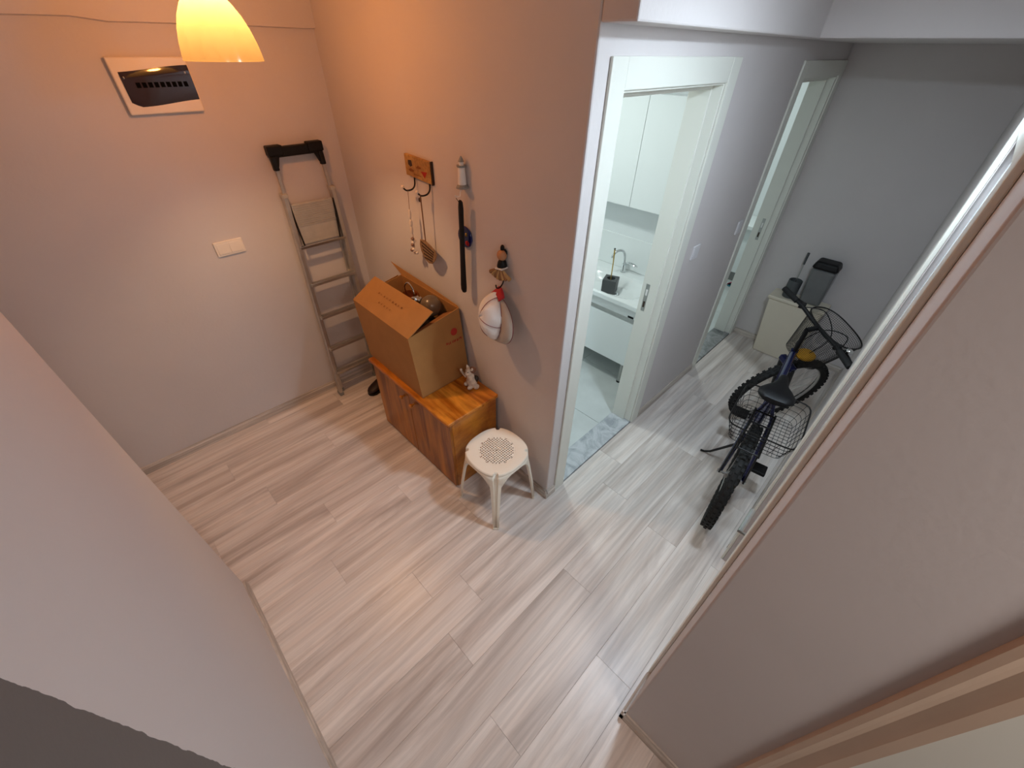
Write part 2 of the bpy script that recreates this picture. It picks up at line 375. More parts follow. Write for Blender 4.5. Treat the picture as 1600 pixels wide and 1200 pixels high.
# ---- laminate floor: each plank its own piece
fl = thing('floor', 'grey-beige laminate floor of long planks', 'floor', (0, 0, 0), kind='structure')
MB().box((-3.0, -2.4, -.06), (3.0, 2.1, -.012)).build('subfloor', 'subfloor', fl)
PW, PL = .187, 1.28
ends = {-1: -.47, 0: .30, 1: -.264, 2: -.913, 3: -.694, 4: -.87, 5: -.40, 6: -1.151, 7: -.62, 8: -1.02, 9: -.30, 10: -1.226, 11: -.75, 12: -1.35, 13: -.5, 14: -1.0}
for k in range(-10, 15):
    y0 = -.738+PW*k; y1 = y0+PW
    if y0 > 1.96 or y1 < -2.4: continue
    y1 = min(y1, 1.966)
    xr = .09 if y0 > 0 else (2.9 if y0 > -1.0 else (-.5 if y1 < -1.0 else 2.9))
    e0 = ends.get(k, -.2-.37*(k % 4)); x = e0-PL*3
    while x < xr:
        a, b = max(x, -2.95), min(x+PL, xr)
        if b-a > .01:
            MB().box((a+.0003, y0+.0003, -.012), (b-.0003, y1-.0003, random.uniform(-.0003, .0))).build('plank', 'plank', fl, bevel=.0006, bseg=1)
        x += PL
# ---- skirting boards
def skirt(name, label, pts, h=.058, t=.015):
    """pts: floor line of the wall face; the board stands to the left of the walking direction"""
    root = thing(name, label, 'baseboard', (pts[0][0], pts[0][1], 0), kind='structure')
    for (x0, y0), (x1, y1) in zip(pts, pts[1:]):
        d = V3((x1-x0, y1-y0, 0)).normalized(); n = V3((-d.y, d.x, 0)); a = V3((x0, y0, 0)); b = V3((x1, y1, 0))
        prof = [(0.0, 0), (t, 0), (t, h*.72), (t*.62, h*.86), (t*.45, h), (0, h)]
        vs = [a+n*q+V3((0, 0, z)) for q, z in prof]+[b+n*q+V3((0, 0, z)) for q, z in prof]; m = len(prof)
        MB().add(vs, [tuple(range(m))[::-1], tuple(range(m, 2*m))]+[(i, (i+1) % m, m+(i+1) % m, m+i) for i in range(m)]).build('board', 'skirt' if abs(d.x) > abs(d.y) else 'skirt_y', root)
    return root
skirt('baseboard_left', 'wood-look skirting board under the ladder wall', [(.045, 1.965), (-2.98, 1.965)])
skirt('baseboard_back', 'wood-look skirting board behind the cabinet and the stool', [(WB(.0), .0), (WB(1.95), 1.95)])
skirt('baseboard_hall', 'short skirting piece on the corridor wall between the doorways', [(1.96, .015), (1.07, .015)])
skirt('baseboard_corner', 'tiny skirting piece between the wall corner and the bathroom door casing', [(.085, .015), (.0, .015)])
skirt('baseboard_end', 'skirting board at the corridor end behind the bin', [(2.88, -.956), (2.88, .0)])
skirt('baseboard_right', 'skirting board turning the corner at lower right', [(-.375, -.956), (-.588, -.956)][::-1])
skirt('baseboard_right_far', 'skirting board beside the bicycle', [(.505, -.956), (2.86, -.956)])
skirt('baseboard_near_right', 'skirting board at the foot of the broad grey wall', [(-.573, -1.268), (-.573, -.941)])
skirt('baseboard_near_left', 'skirting board along the pale wall end at lower left', [(-1.533, .735), (-1.533, -2.38)])

# ---- door frames
def frame(root, x0, x1, top, w=.085, y=.015, depth=.15, strike=None, jmat='joinery'):
    """casing on the corridor side, jambs through the wall, head, stops"""
    for a, b in ((x0-w, x0+.004), (x1-.004, x1+w)):
        MB().box((a, y-.012, 0), (b, y-.0002, top+w)).build('casing', jmat, root, bevel=.003)
    MB().box((x0+.004, y-.0115, top-.004), (x1-.004, y-.0002, top+w)).build('head_casing', jmat, root, bevel=.003)
    for a, b in ((x0, x0+.012), (x1-.012, x1)):
        MB().box((a+.0003, y, .012), (b-.0003, y+depth, top)).build('jamb', jmat, root, bevel=.002)
    MB().box((x0+.012, y, top-.012), (x1-.012, y+depth, top)).build('head_jamb', jmat, root, bevel=.002)
    for a, b in ((x0+.012, x0+.026), (x1-.026, x1-.012)):
        MB().box((a, y+.045, .012), (b, y+depth-.002, top-.012)).build('door_stop', jmat, root, bevel=.002)
    MB().box((x0+.026, y+.045, top-.03), (x1-.026, y+depth-.002, top-.012)).build('door_stop', jmat, root, bevel=.002)
def strike_plate(root, x, y, z):
    o = MB().box((x-.0012, y-.012, z-.09), (x, y+.012, z+.09)).build('strike_plate', 'metal', root, bevel=.0005)
    MB().box((x-.0020, y-.006, z+.015), (x-.0012, y+.006, z+.055)).build('latch_hole', 'white', o)
    MB().box((x-.0020, y-.006, z-.065), (x-.0012, y+.006, z-.025)).build('bolt_hole', 'edge', o)
d1 = thing('door_1', 'cream white doorway frame of the lit bathroom with marble sill', 'door frame', (.17, .015, 0), kind='structure')
frame(d1, D1[0], D1[1], DT)
strike_plate(d1, D1[1]-.026, .125, 1.02)
MB().box((D1[0]+.0005, .012, -.011), (D1[1]-.0005, .168, .011)).build('threshold', 'marble', d1, bevel=.003)
d2 = thing('door_2', 'second doorway frame at the corridor end with dark marble sill', 'door frame', (D2[0], .015, 0), kind='structure')
frame(d2, D2[0], D2[1], 2.09, w=.08)
strike_plate(d2, D2[1]-.026, .10, 1.03)
MB().box((D2[0]+.0005, .012, -.011), (D2[1]-.0005, .168, .011)).build('threshold', 'marble2', d2, bevel=.003)
d3 = thing('door_3', 'white door and casing along the corridor, seen almost edge-on', 'door', (D3[0], -.956, 0), kind='structure')
for a, b in ((D3[0]-.085, D3[0]), (D3[1], D3[1]+.085)):
    MB().box((a, -.9558, 0), (b, -.944, 2.165)).build('casing', 'joinery', d3, bevel=.003)
MB().box((D3[0], -.9558, 2.08), (D3[1], -.944, 2.165)).build('head_casing', 'joinery', d3, bevel=.003)
MB().box((D3[0]+.004, -1.015, .006), (D3[1]-.004, -.972, 2.076)).build('leaf', 'joinery2', d3, bevel=.002)
h = MB().tube([(D3[0]+.07, -.972, 1.02), (D3[0]+.07, -.930, 1.02), (D3[0]+.18, -.930, 1.02)], .008, 10).build('handle', 'metal', d3, smooth=True)
d4 = thing('door_4', 'grey-white door with tan moulded casing at lower right edge', 'door', (-.573, -1.335, 0), kind='structure')
def casing_v(root, y0, y1, top):      # moulded casing: stepped profile running up
    w = y1-y0; prof = [(0, .0), (.016, .0), (.018, .16), (.013, .30), (.010, .42), (.014, .56), (.019, .72), (.019, .98), (0, 1.)]
    pts = [(-.5732-q, y1-w*t) for q, t in prof]; MB().prism(pts, 0, top).build('casing', 'casing_tan', root)
M['casing_tan'] = plain('beige_moulded_casing', 'cbb29c', .4, var=.03)
casing_v(d4, -1.335, -1.262, 2.15); casing_v(d4, -2.195, -2.12, 2.15)
MB().box((-.590, -2.12, 2.08), (-.5732, -1.335, 2.15)).build('head_casing', 'casing_tan', d4, bevel=.002)
lf = MB().box((-.560, -2.117, .006), (-.52, -1.338, 2.076)).build('leaf', 'joinery', d4, bevel=.002)
mb = MB()
for y0, y1, z0, z1 in ((-2.02, -1.44, 1.05, 1.95), (-2.02, -1.44, .15, .95)):
    for a, b in (((y0, z0), (y1, z0)), ((y1, z0), (y1, z1)), ((y1, z1), (y0, z1)), ((y0, z1), (y0, z0))):
        mb.bar((-.561, a[0], a[1]), (-.561, b[0], b[1]), .012, .006, up=(1, 0, 0))
mb.build('panel_moulding', 'joinery', lf)

# ---- bathroom shell
bx0, bx1, by0, by1, bz = .18, 1.80, .165, 1.95, 2.45
struct('wall_bathroom', MB().box((bx1, by0, 0), (bx1+.1, by1+.1, bz)).box((bx0, by1+.001, 0), (bx1-.0005, by1+.1, bz)).box((bx0+.0002, by0+.0005, 0), (bx0+.02, by1, bz)),
       'bathwall', 'bright white bathroom walls behind the washbasin')
struct('ceiling_bathroom', MB().box((bx0, by0+.0005, bz), (bx1+.1, by1+.1, bz+.05)), 'ceil', 'white bathroom ceiling above the wall cabinet', 'ceiling')
fb = thing('floor_bathroom', 'grey stone tile floor of the lit bathroom', 'floor', (bx0, by0, 0), kind='structure')
MB().box((bx0+.02, by0, -.03), (bx1, by1, -.004)).build('grout_bed', 'grout', fb)
for i in range(3):
    for j in range(4):
        a, b = .20+i*.6, .169+j*.6; MB().box((a+.0015, b+.0015, -.004), (min(a+.6, bx1)-.0015, min(b+.6, by1)-.0015, .0005)).build('tile', 'tile', fb, bevel=.001, bseg=1)
# ---- far room shell
fx0, fx1, fy1 = 1.93, 4.40, 1.7
struct('wall_far_room', MB().box((fx1, by0, 0), (fx1+.1, fy1, 2.45)).box((fx0, fy1+.0005, 0), (fx1+.1, fy1+.1, 2.45)).box((3.0005, .06, 0), (fx1+.1, by0-.0005, 2.45)), 'bathwall', 'white walls of the room behind the second doorway')
struct('ceiling_far_room', MB().box((fx0, by0+.0005, 2.4505), (fx1+.1, fy1+.1, 2.5)), 'ceil', 'ceiling of the room behind the second doorway', 'ceiling')
ff = thing('floor_far_room', 'pale grey tile floor behind the second doorway', 'floor', (fx0, by0, 0), kind='structure')
MB().box((fx0, by0, -.03), (fx1, fy1, -.004)).build('grout_bed', 'grout', ff)
for i in range(5):
    for j in range(3):
        a, b = 1.95+i*.6, .169+j*.6
        if a < fx1: MB().box((a+.0015, b+.0015, -.004), (min(a+.6, fx1)-.0015, min(b+.6, fy1)-.0015, .0005)).build('tile', 'tile', ff, bevel=.001, bseg=1)

# ================================================================== LAMPS
t = thing('pendant_lamp', 'glowing amber glass pendant lamp at the top left', 'lamp', tuple(PEND))
prof = [(.131, 0.0), (.130, .012), (.124, .05), (.113, .09), (.098, .125), (.079, .155), (.055, .182), (.030, .20)]
MB().lathe(prof, PEND, 48).build('shade', 'shade', t, smooth=True)
MB().lathe([(.0, .245), (.022, .24), (.030, .20), (.030, .185), (.018, .18), (.018, .165), (0, .165)], PEND, 24).build('socket', 'gold', t, smooth=True)
MB().tube([PEND+V3((0, 0, .24)), PEND+V3((0, 0, .56))], .004, 8).build('cord', 'white', t)
MB().lathe([(.0, .545), (.05, .55), (.055, .574), (0, .574)], PEND, 24).build('ceiling_rose', 'white', t, smooth=True)
def plafond(name, label, x, y, z):
    t = thing(name, label, 'lamp', (x, y, z))
    MB().lathe([(0, -.0002), (.13, -.0002), (.13, -.018), (0, -.018)], (x, y, z), 32).build('base', 'white', t, smooth=True)
    MB().lathe([(.12, -.0185), (.115, -.040), (.09, -.060), (.05, -.072), (0, -.075)], (x, y, z), 32).build('diffuser', 'glow', t, smooth=True)
plafond('ceiling_lamp', 'round white corridor ceiling lamp by the soffit', .30, -.82, 2.542)
MB().tube([(.30, -.82, 2.542), (.30, -.82, CZ-.0005)], .009, 10).build('rod', 'white', bpy.data.objects['ceiling_lamp'])
plafond('ceiling_lamp', 'added round white fill lamp behind the camera', -1.12, -2.05, CZ-.042)  # housing made up for the rear fill light
MB().tube([(-1.12, -2.05, CZ-.042), (-1.12, -2.05, CZ-.0005)], .009, 10).build('rod', 'white', bpy.data.objects['ceiling_lamp.001'])
plafond('ceiling_lamp', 'round white bathroom ceiling lamp', .75, 1.0, 2.45)
plafond('ceiling_lamp', 'round white ceiling lamp behind the second doorway', 3.3, .95, 2.45)

# ================================================================== FUSE-BOX WALL
t = thing('fuse_box', 'white fuse box with wavy smoked cover under the pendant lamp', 'fuse box', (-.76, 1.965, 1.925))
MB().box((-.917, 1.934, 1.928), (-.613, 1.9648, 2.142)).build('housing', 'panelw', t, bevel=.006, bseg=3)
X0, X1 = -.893, -.618
up = [(X0+(X1-X0)*i/16, 2.100+.012*math.sin(-1.2+2.6*i/16)) for i in range(17)]
lo = [(X0+(X1-X0)*i/16, (1.968 if i > 1 else 1.985-.010*i)+.010*math.sin(-1.9+3.2*i/16)) for i in range(17)]
vs = []; fs = []
for (xa, za), (xb, zb) in zip(up, lo):
    for k in range(9):
        f = k/8; vs.append((xa, 1.9335-.0035*(1-abs(2*f-1)**7), za+(zb-za)*f))
for i in range(16):
    for k in range(8): a = i*9+k; fs.append((a, a+1, a+10, a+9))
cv = MB().add(vs, fs).build('cover', 'smoke', t, smooth=True)
for k in range(9):
    x = X0+.045+k*.0235; MB().box((x, 1.9297, 2.030), (x+.017, 1.9312, 2.050)).build('breaker', 'breaker', cv, world=True)
for x, z in ((X0+.012, 2.068), (X1-.020, 2.083)):
    MB().ball((x, 1.931, z), (.004, .004, .006), 8, 5).build('cover_screw', 'chrome', cv, smooth=True)
def wall_switch(name, label, face, u0, u1, z0, z1, at, n, mat='switch'):
    """face 'y': plate on a wall y = at looking to -y"""
    t = thing(name, label, 'light switch', ((u0+u1)/2, at, z0))
    MB().box((u0, at-.010, z0), (u1, at-.0002, z1)).build('plate', mat, t, bevel=.003)
    w = (u1-u0-.02)/n
    for k in range(n):
        a = u0+.010+k*w; mb = MB().hexa([(a+.001, at-.0102, z0+.012), (a+w-.001, at-.0102, z0+.012), (a+w-.001, at-.0102, z1-.012), (a+.001, at-.0102, z1-.012),
            (a+.002, at-.0135, z0+.013), (a+w-.002, at-.0135, z0+.013), (a+w-.002, at-.0112, z1-.013), (a+.002, at-.0112, z1-.013)])
        mb.build('rocker', mat, t, bevel=.001)
wall_switch('light_switch', 'ivory double light switch left of the ladder', 'y', -.832, -.679, 1.217, 1.300, 1.965, 2)
wall_switch('light_switch', 'light switch just right of the bathroom doorway', 'y', 1.185, 1.268, 1.228, 1.312, .015, 1, 'switch2')
wall_switch('light_switch', 'light switch just left of the second doorway', 'y', 1.835, 1.905, 1.228, 1.318, .015, 1, 'switch2')

# ---- stepladder leaning folded on the wall
t = thing('step_ladder', 'folded aluminium stepladder with black top handle against the wall', 'ladder', (-.3, 1.86, 0))
def ly(z): return 1.832+(1.935-1.832)*z/1.75           # lean of the front frame
def lx(z, s):                                            # rail centre lines, splayed downwards
    return (-.378-.075*max(0, (1.49-z))/1.49) if s < 0 else (-.078-.020*max(0, (1.49-z))/1.49+.0)
for s in (-1, 1):
    MB().bar((lx(0, s), ly(0), .02), (lx(1.49, s), ly(1.49), 1.49), .024, .05, up=(0, 1, 0)).build('rail', 'alu', t, bevel=.003)
    MB().bar((lx(0, s)+.03*(-s), ly(0)-.005+.04, .02), (lx(1.40, s)+.012*(-s), ly(1.40)+.035, 1.40), .018, .018, up=(0, 1, 0)).build('rear_leg', 'alu', t, bevel=.003)
    MB().bar((lx(1.47, s)+.004*(-s), ly(1.47), 1.44), (lx(1.7, s)+.012*(-s), ly(1.69), 1.69), .018, .02, up=(0, 1, 0)).build('handle_tube', 'alu', t, bevel=.003)
    MB().box((lx(0, s)-.016, ly(0)-.028, 0), (lx(0, s)+.016, ly(0)+.028, .03)).build('foot', 'grey', t, bevel=.004)
    MB().box((lx(0, s)+.03*(-s)-.013, ly(0)+.022, 0), (lx(0, s)+.03*(-s)+.013, ly(0)+.048, .03)).build('foot', 'grey', t, bevel=.003)
    MB().bar((lx(1.45, s)+.010*(-s), ly(1.45)-.012, 1.43), (lx(1.19, s)+.034*(-s), ly(1.19)-.02, 1.19), .006, .014, up=(0, 1, 0)).build('platform_stay', 'dsteel', t)
    MB().box((lx(1.49, s)-.016, ly(1.49)-.03, 1.478), (lx(1.49, s)+.016, ly(1.49)+.03, 1.50)).build('rail_cap', 'alu2', t, bevel=.003)
mb = MB().box((-.392, 1.905, 1.690), (-.078, 1.945, 1.742)); mb.box((-.396, 1.896, 1.700), (-.310, 1.948, 1.752)).box((-.165, 1.896, 1.700), (-.074, 1.948, 1.752))
for s in (-1, 1):
    x = -.375 if s < 0 else -.095
    mb.bar((x, 1.918, 1.70), (x, 1.910, 1.625), .03, .034, up=(0, 1, 0)); mb.bar((x-.025*s, 1.918, 1.70), (x-.004*s, 1.912, 1.645), .03, .02, up=(0, 1, 0))
mb.build('top_handle', 'black', t, bevel=.006)
pl = MB().bar((-.228, ly(1.19)+.0, 1.19), (-.228, ly(1.43)-.002, 1.432), .262, .010, up=(0, 1, 0)).build('platform', 'alu2', t, bevel=.002)
mb = MB()
for k in range(11):
    z = 1.425-k*.012; mb.bar((-.350, ly(z)-.009, z), (-.106, ly(z)-.009, z), .006, .005, up=(0, 1, 0))
mb.build('ribs', 'alu2', pl)
MB().bar((lx(1.18, -1), ly(1.18)-.024, 1.180), (lx(1.18, 1), ly(1.18)-.024, 1.180), .018, .018, up=(0, 1, 0)).build('platform_bar', 'metal', t, bevel=.003)
for z in (.935, .69, .43, .225):
    st = MB().hexa([(lx(z, -1), ly(z)-.045, z-.012), (lx(z, 1), ly(z)-.045, z-.012), (lx(z, 1), ly(z)+.025, z-.03), (lx(z, -1), ly(z)+.025, z-.03),
                    (lx(z, -1), ly(z)-.045, z+.010), (lx(z, 1), ly(z)-.045, z+.010), (lx(z, 1), ly(z)+.025, z-.005), (lx(z, -1), ly(z)+.025, z-.005)]).build('step', 'alu', t, bevel=.003)
    mb = MB()
    for k in range(3): mb.bar((lx(z, -1)+.01, ly(z)-.040+k*.012, z+.0105-k*.0024), (lx(z, 1)-.01, ly(z)-.040+k*.012, z+.0105-k*.0024), .004, .003)
    mb.build('tread_rib', 'metal', st)
MB().bar((lx(.18, -1)+.03, ly(.18)+.03, .165), (lx(.18, 1)-.03, ly(.18)+.03, .165), .014, .022, up=(0, 1, 0)).build('rear_brace', 'alu', t, bevel=.003)

# ---- dark shoe between ladder and cabinet
t = thing('shoe', 'dark brown shoe on the floor behind the cabinet under the ladder', 'shoe', (-.16, 1.62, 0))
def shoe(t, c, ang):
    ca, sa = math.cos(ang), math.sin(ang)
    def tr(x, y, z): return (c[0]+x*ca-y*sa, c[1]+x*sa+y*ca, z)
    secs = [(-.13, .028, .055, .0), (-.12, .034, .075, 0), (-.08, .037, .082, 0), (-.03, .036, .075, 0), (.02, .042, .060, 0), (.07, .047, .048, 0), (.11, .042, .040, 0), (.135, .026, .030, 0), (.145, .006, .02, 0)]
    vs = []; fs = []; n = 12
    for x, w, hh, _ in secs:
        for k in range(n):
            a = 2*PI*k/n; vs.append(tr(x, w*math.cos(a), .016+hh/2+hh/2*math.sin(a)))
    for i in range(len(secs)-1):
        for k in range(n): fs.append((i*n+k, i*n+(k+1) % n, (i+1)*n+(k+1) % n, (i+1)*n+k))
    fs += [tuple(range(n)), tuple((len(secs)-1)*n+k for k in range(n))]
    MB().add(vs, fs).build('upper', 'shoe', t, smooth=True)
    out = [(x, w*1.06) for x, w, _, _ in secs]
    poly = [tr(x, w, 0)[:2] for x, w in out]+[tr(x, -w, 0)[:2] for x, w in out[::-1]]
    MB().prism(poly, 0, .018).build('sole', 'rubber', t)
shoe(t, (-.16, 1.70), math.radians(200))
t.location = (-.16, 1.70, 0)
for ch in t.children: 
    ch.data.transform(Matrix.Translation((0, -.08, 0)))

# ================================================================== CABINET, BOX, STOOL
t = thing('cabinet', 'low orange pine cabinet with two doors under the cardboard box', 'cabinet', (-.16, .88, 0))
cx0, cx1, cy0, cy1, ch_ = -.350, .004, .462, 1.300, .575
MB().box((cx0+.018, cy0, 0), (cx1, cy0+.018, ch_)).build('side_panel', 'pine', t, bevel=.002)
MB().box((cx0+.018, cy1-.018, 0), (cx1, cy1, ch_)).build('side_panel', 'pine', t, bevel=.002)
MB().box((cx1-.010, cy0+.018, .04), (cx1, cy1-.018, ch_)).build('back_panel', 'pine', t)
MB().box((cx0+.03, cy0+.018, .04), (cx1-.010, cy1-.018, .058)).build('bottom_panel', 'pine', t)
MB().box((cx0+.03, cy0+.018, 0), (cx0+.045, cy1-.018, .04)).build('plinth', 'pine', t)
MB().box((cx0-.025, cy0-.022, ch_), (cx1+.002, cy1+.0, .600)).build('top', 'pine_top', t, bevel=.008, bseg=3)
ym = (cy0+cy1)/2
for a, b, k in ((cy0+.001, ym-.0015, ym-.055), (ym+.0015, cy1-.001, ym+.055)):
    d = MB().box((cx0, a, .012), (cx0+.018, b, ch_-.003)).build('door', 'pine_door', t, bevel=.003)
    MB().lathe([(0, 0), (.007, 0), (.006, .012), (.013, .018), (.015, .026), (.010, .033), (0, .034)], (cx0, k, .49), 14, axis=(-1, 0, 0)).build('knob', 'pine', d, smooth=True)

t = thing('cardboard_box', 'open brown cardboard box full of things on the pine cabinet', 'box', (-.15, 1.03, .6005))
bt = .005
B = {'fr': V3((-.342, .720, .6005)), 'fl': V3((-.336, 1.325, .6005)), 'br': V3((.017, .726, .6005)), 'bl': V3((.024, 1.330, .6005))}
T = {k: p+V3((-.006, .045, .395))*(1.12 if k[0] == 'b' else 1) for k, p in B.items()}
def panel(name, a, b, nrm, mat='card', par=t): return MB().slab([B[a], B[b], T[b], T[a]], nrm, bt).build(name, mat, par)
pf = panel('front_panel', 'fr', 'fl', (1, 0, 0)); pr = panel('side_panel', 'fr', 'br', (0, 1, 0)); panel('side_panel', 'fl', 'bl', (0, -1, 0)); panel('back_panel', 'br', 'bl', (-1, 0, 0))
MB().slab([B['fr'], B['fl'], B['bl'], B['br']], (0, 0, 1), bt).build('bottom_panel', 'card2', t)
fe = [V3((-.205, 1.300, 1.128)), V3((-.200, .722, 1.122))]
ff_ = MB().slab([T['fr'], T['fl'], fe[0], fe[1]], (.7, 0, -.7), bt).build('flap', 'card', t)
MB().slab([T['br'], T['bl'], T['bl']+V3((.010, .13, .045)), T['bl']+V3((.010, -.03, .032)), T['br']+V3((.009, .25, .022)), T['br']+V3((.003, .02, .008))], (1, 0, 0), .003).build('flap', 'card', t)
MB().slab([T['fr']+V3((.03, 0, -.004)), T['br']+V3((-.03, 0, -.004)), T['br']+V3((-.04, .10, -.060)), T['fr']+V3((.04, .10, -.060))], (0, 0, -1), .004).build('flap', 'card2', t)
MB().slab([T['fl']+V3((.02, .006, 0)), T['bl']+V3((-.02, .006, 0)), T['bl']+V3((-.03, .03, -.15)), T['fl']+V3((.03, .03, -.15))], (0, 1, 0), .004).build('flap', 'card', t)
def on_side(u, z): return B['fr']+(B['br']-B['fr'])*u+(T['fr']-B['fr'])*z+V3((0, -.0015, 0))
mb = MB(); c = (.83, .80); mb.add([on_side(c[0]+.065*math.cos(2*PI*k/20), c[1]+.058*math.sin(2*PI*k/20)) for k in range(20)], [tuple(range(20))])
mb.build('red_dot_print', 'print_red', pr)
random.seed(5); mb = MB()
for k in range(9):                                   # blurred line of red lettering
    u = .64+k*.036; z = .63; hh = .045
    for q in range(3):
        a = u+random.uniform(0, .02); w = random.uniform(.006, .012); z0 = z+random.uniform(0, .02)
        mb.add([on_side(a, z0), on_side(a+w, z0), on_side(a+w, z0+hh*.7), on_side(a, z0+hh*.7)], [(0, 1, 2, 3)])
tag(mb.build('red_lettering', 'print_red', pr), kind='stuff')
nf = (fe[1]-T['fr']).cross(T['fl']-T['fr']).normalized()
if nf.x > 0: nf = -nf
def on_flap(u, v): return T['fl']+(T['fr']-T['fl'])*u+((fe[0]-T['fl'])*(1-u)+(fe[1]-T['fr'])*u)*v+nf*.0015
mb = MB()
for row, n, v in ((0, 9, .60), (1, 5, .36)):
    for k in range(n):
        u = .24+.05*k+.1*row; a = random.uniform(.008, .02)
        mb.add([on_flap(u, v), on_flap(u+a, v), on_flap(u+a*.8, v+.06), on_flap(u+.003, v+.05)], [(0, 1, 2, 3)])
tag(mb.build('faded_lettering', 'print_brown', ff_), kind='stuff')
# things inside the box
t = thing('box_shade_fill', 'crumpled dark filling standing in for shade in the cardboard box', 'dark_fill', (-.15, 1.05, .606))  # dark filling added in place of the shade inside the open box
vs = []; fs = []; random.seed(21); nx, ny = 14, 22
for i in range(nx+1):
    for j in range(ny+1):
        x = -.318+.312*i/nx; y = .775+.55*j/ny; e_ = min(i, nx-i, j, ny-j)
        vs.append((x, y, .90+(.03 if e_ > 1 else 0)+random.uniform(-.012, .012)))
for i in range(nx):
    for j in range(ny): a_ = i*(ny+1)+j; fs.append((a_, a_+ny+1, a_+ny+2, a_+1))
MB().add(vs, fs).build('crumpled_top', 'dark_fill', t, smooth=True)
MB().box((-.312, .78, .607), (-.012, 1.32, .87)).build('filling', 'dark_fill', t)
t = thing('globe_light', 'frosted glass lamp globe with chrome fitting inside the cardboard box', 'lamp globe', (-.06, .96, .93))
MB().ball((-.060, .955, 1.012), (.064, .064, .064), 24, 14).build('globe', 'globe', t, smooth=True)
MB().lathe([(.0, 0), (.026, 0), (.030, .012), (.024, .02), (.030, .03), (.022, .04), (.012, .06), (0, .06)], (-.088, 1.010, 1.026), 16, axis=(-.45, .85, .2)).build('fitting', 'chrome', t, smooth=True)
t = thing('glass_mug', 'amber glass jar with thin curved handle inside the cardboard box', 'jar', (-.085, 1.13, .935))
MB().lathe([(0, 0), (.05, 0), (.055, .02), (.055, .09), (.048, .10), (.045, .09), (.047, .02), (0, .012)], (-.085, 1.13, .935), 24).build('body', 'amber', t, smooth=True)
MB().tube(bez([(-.085, 1.175, 1.02), (-.085, 1.175, 1.07), (-.085, 1.13, 1.105), (-.085, 1.085, 1.07), (-.085, 1.085, 1.02)]), .0045, 8).build('handle', 'chrome', t, smooth=True)

# ---- kitten figurine
t = thing('cat_figurine', 'small glazed kitten figurine on the corner of the pine cabinet', 'figurine', (-.055, .60, .6005))
f0 = V3((-.060, .605, .6005))
mb = MB().ball(f0+V3((0, 0, .034)), (.026, .03, .036)).ball(f0+V3((-.004, .002, .062)), (.020, .021, .026)).ball(f0+V3((-.022, -.012, .012)), (.016, .012, .012)).ball(f0+V3((.004, -.030, .014)), (.016, .014, .014)).ball(f0+V3((-.016, .024, .012)), (.014, .012, .012))
o = mb.build('body', 'fig', t); rm = o.modifiers.new('merge', 'REMESH'); rm.mode = 'VOXEL'; rm.voxel_size = .0025; rm.use_smooth_shade = True
mb = MB().ball(f0+V3((-.006, .004, .098)), (.023, .022, .021)).ball(f0+V3((-.024, .004, .092)), (.010, .011, .009))
for s in (-1, 1): mb.lathe([(.009, 0), (.006, .010), (0, .020)], f0+V3((-.004, .004+s*.015, .112)), 8, axis=(-.1, s*.35, 1))
o = mb.build('head', 'fig', t); rm = o.modifiers.new('merge', 'REMESH'); rm.mode = 'VOXEL'; rm.voxel_size = .0022; rm.use_smooth_shade = True
for s in (-1, 1): MB().ball(f0+V3((-.024, .004+s*.009, .104)), .003, 8, 6).build('eye', 'figd', t, smooth=True)
MB().ball(f0+V3((.004, -.006, .106)), (.020, .019, .016)).build('brown_patch', 'figb', t, smooth=True)
MB().ball(f0+V3((.016, -.016, .050)), (.014, .016, .020)).build('dark_patch', 'figd', t, smooth=True)
MB().tube(bez([f0+V3((-.01, .03, .05)), f0+V3((-.02, .045, .075)), f0+V3((-.026, .048, .095)), f0+V3((-.03, .038, .100))]), [.006]*24+[.004], 8).build('tail', 'fig', t, smooth=True)
t.scale = (1.2, 1.2, 1.2)

# ---- plastic stool
sc = V3((-.205, .232, 0)); SH = .44
t = thing('plastic_stool', 'cream plastic stool with perforated seat beside the pine cabinet', 'stool', tuple(sc))
def outline(a, k=1.):
    r = .173+.006*math.cos(4*(a-PI/4))
    d = abs(((a-PI/4) % (PI/2)+PI/4) % (PI/2)-PI/4)                    # angle to the nearest corner
    if d < .085: r -= .016*min(1, (.085-d)/.03)
    return r*k
n = 144; mb = MB(); vs = []; fs = []
angs = [2*PI*i/n for i in range(n)]
RIN = .104
rows = [(lambda a: outline(a), -.022), (lambda a: outline(a), -.006), (lambda a: outline(a)-.005, -.0005), (lambda a: outline(a)-.012, 0.), (lambda a: RIN+.004, -.0005), (lambda a: RIN, -.002)]
for fr, dz in rows:
    for a in angs: vs.append(sc+V3((fr(a)*math.cos(a), fr(a)*math.sin(a), SH+dz)))
for j in range(len(rows)-1):
    for i in range(n): i2 = (i+1) % n; fs.append((j*n+i, j*n+i2, (j+1)*n+i2, (j+1)*n+i))
mb.add(vs, fs)
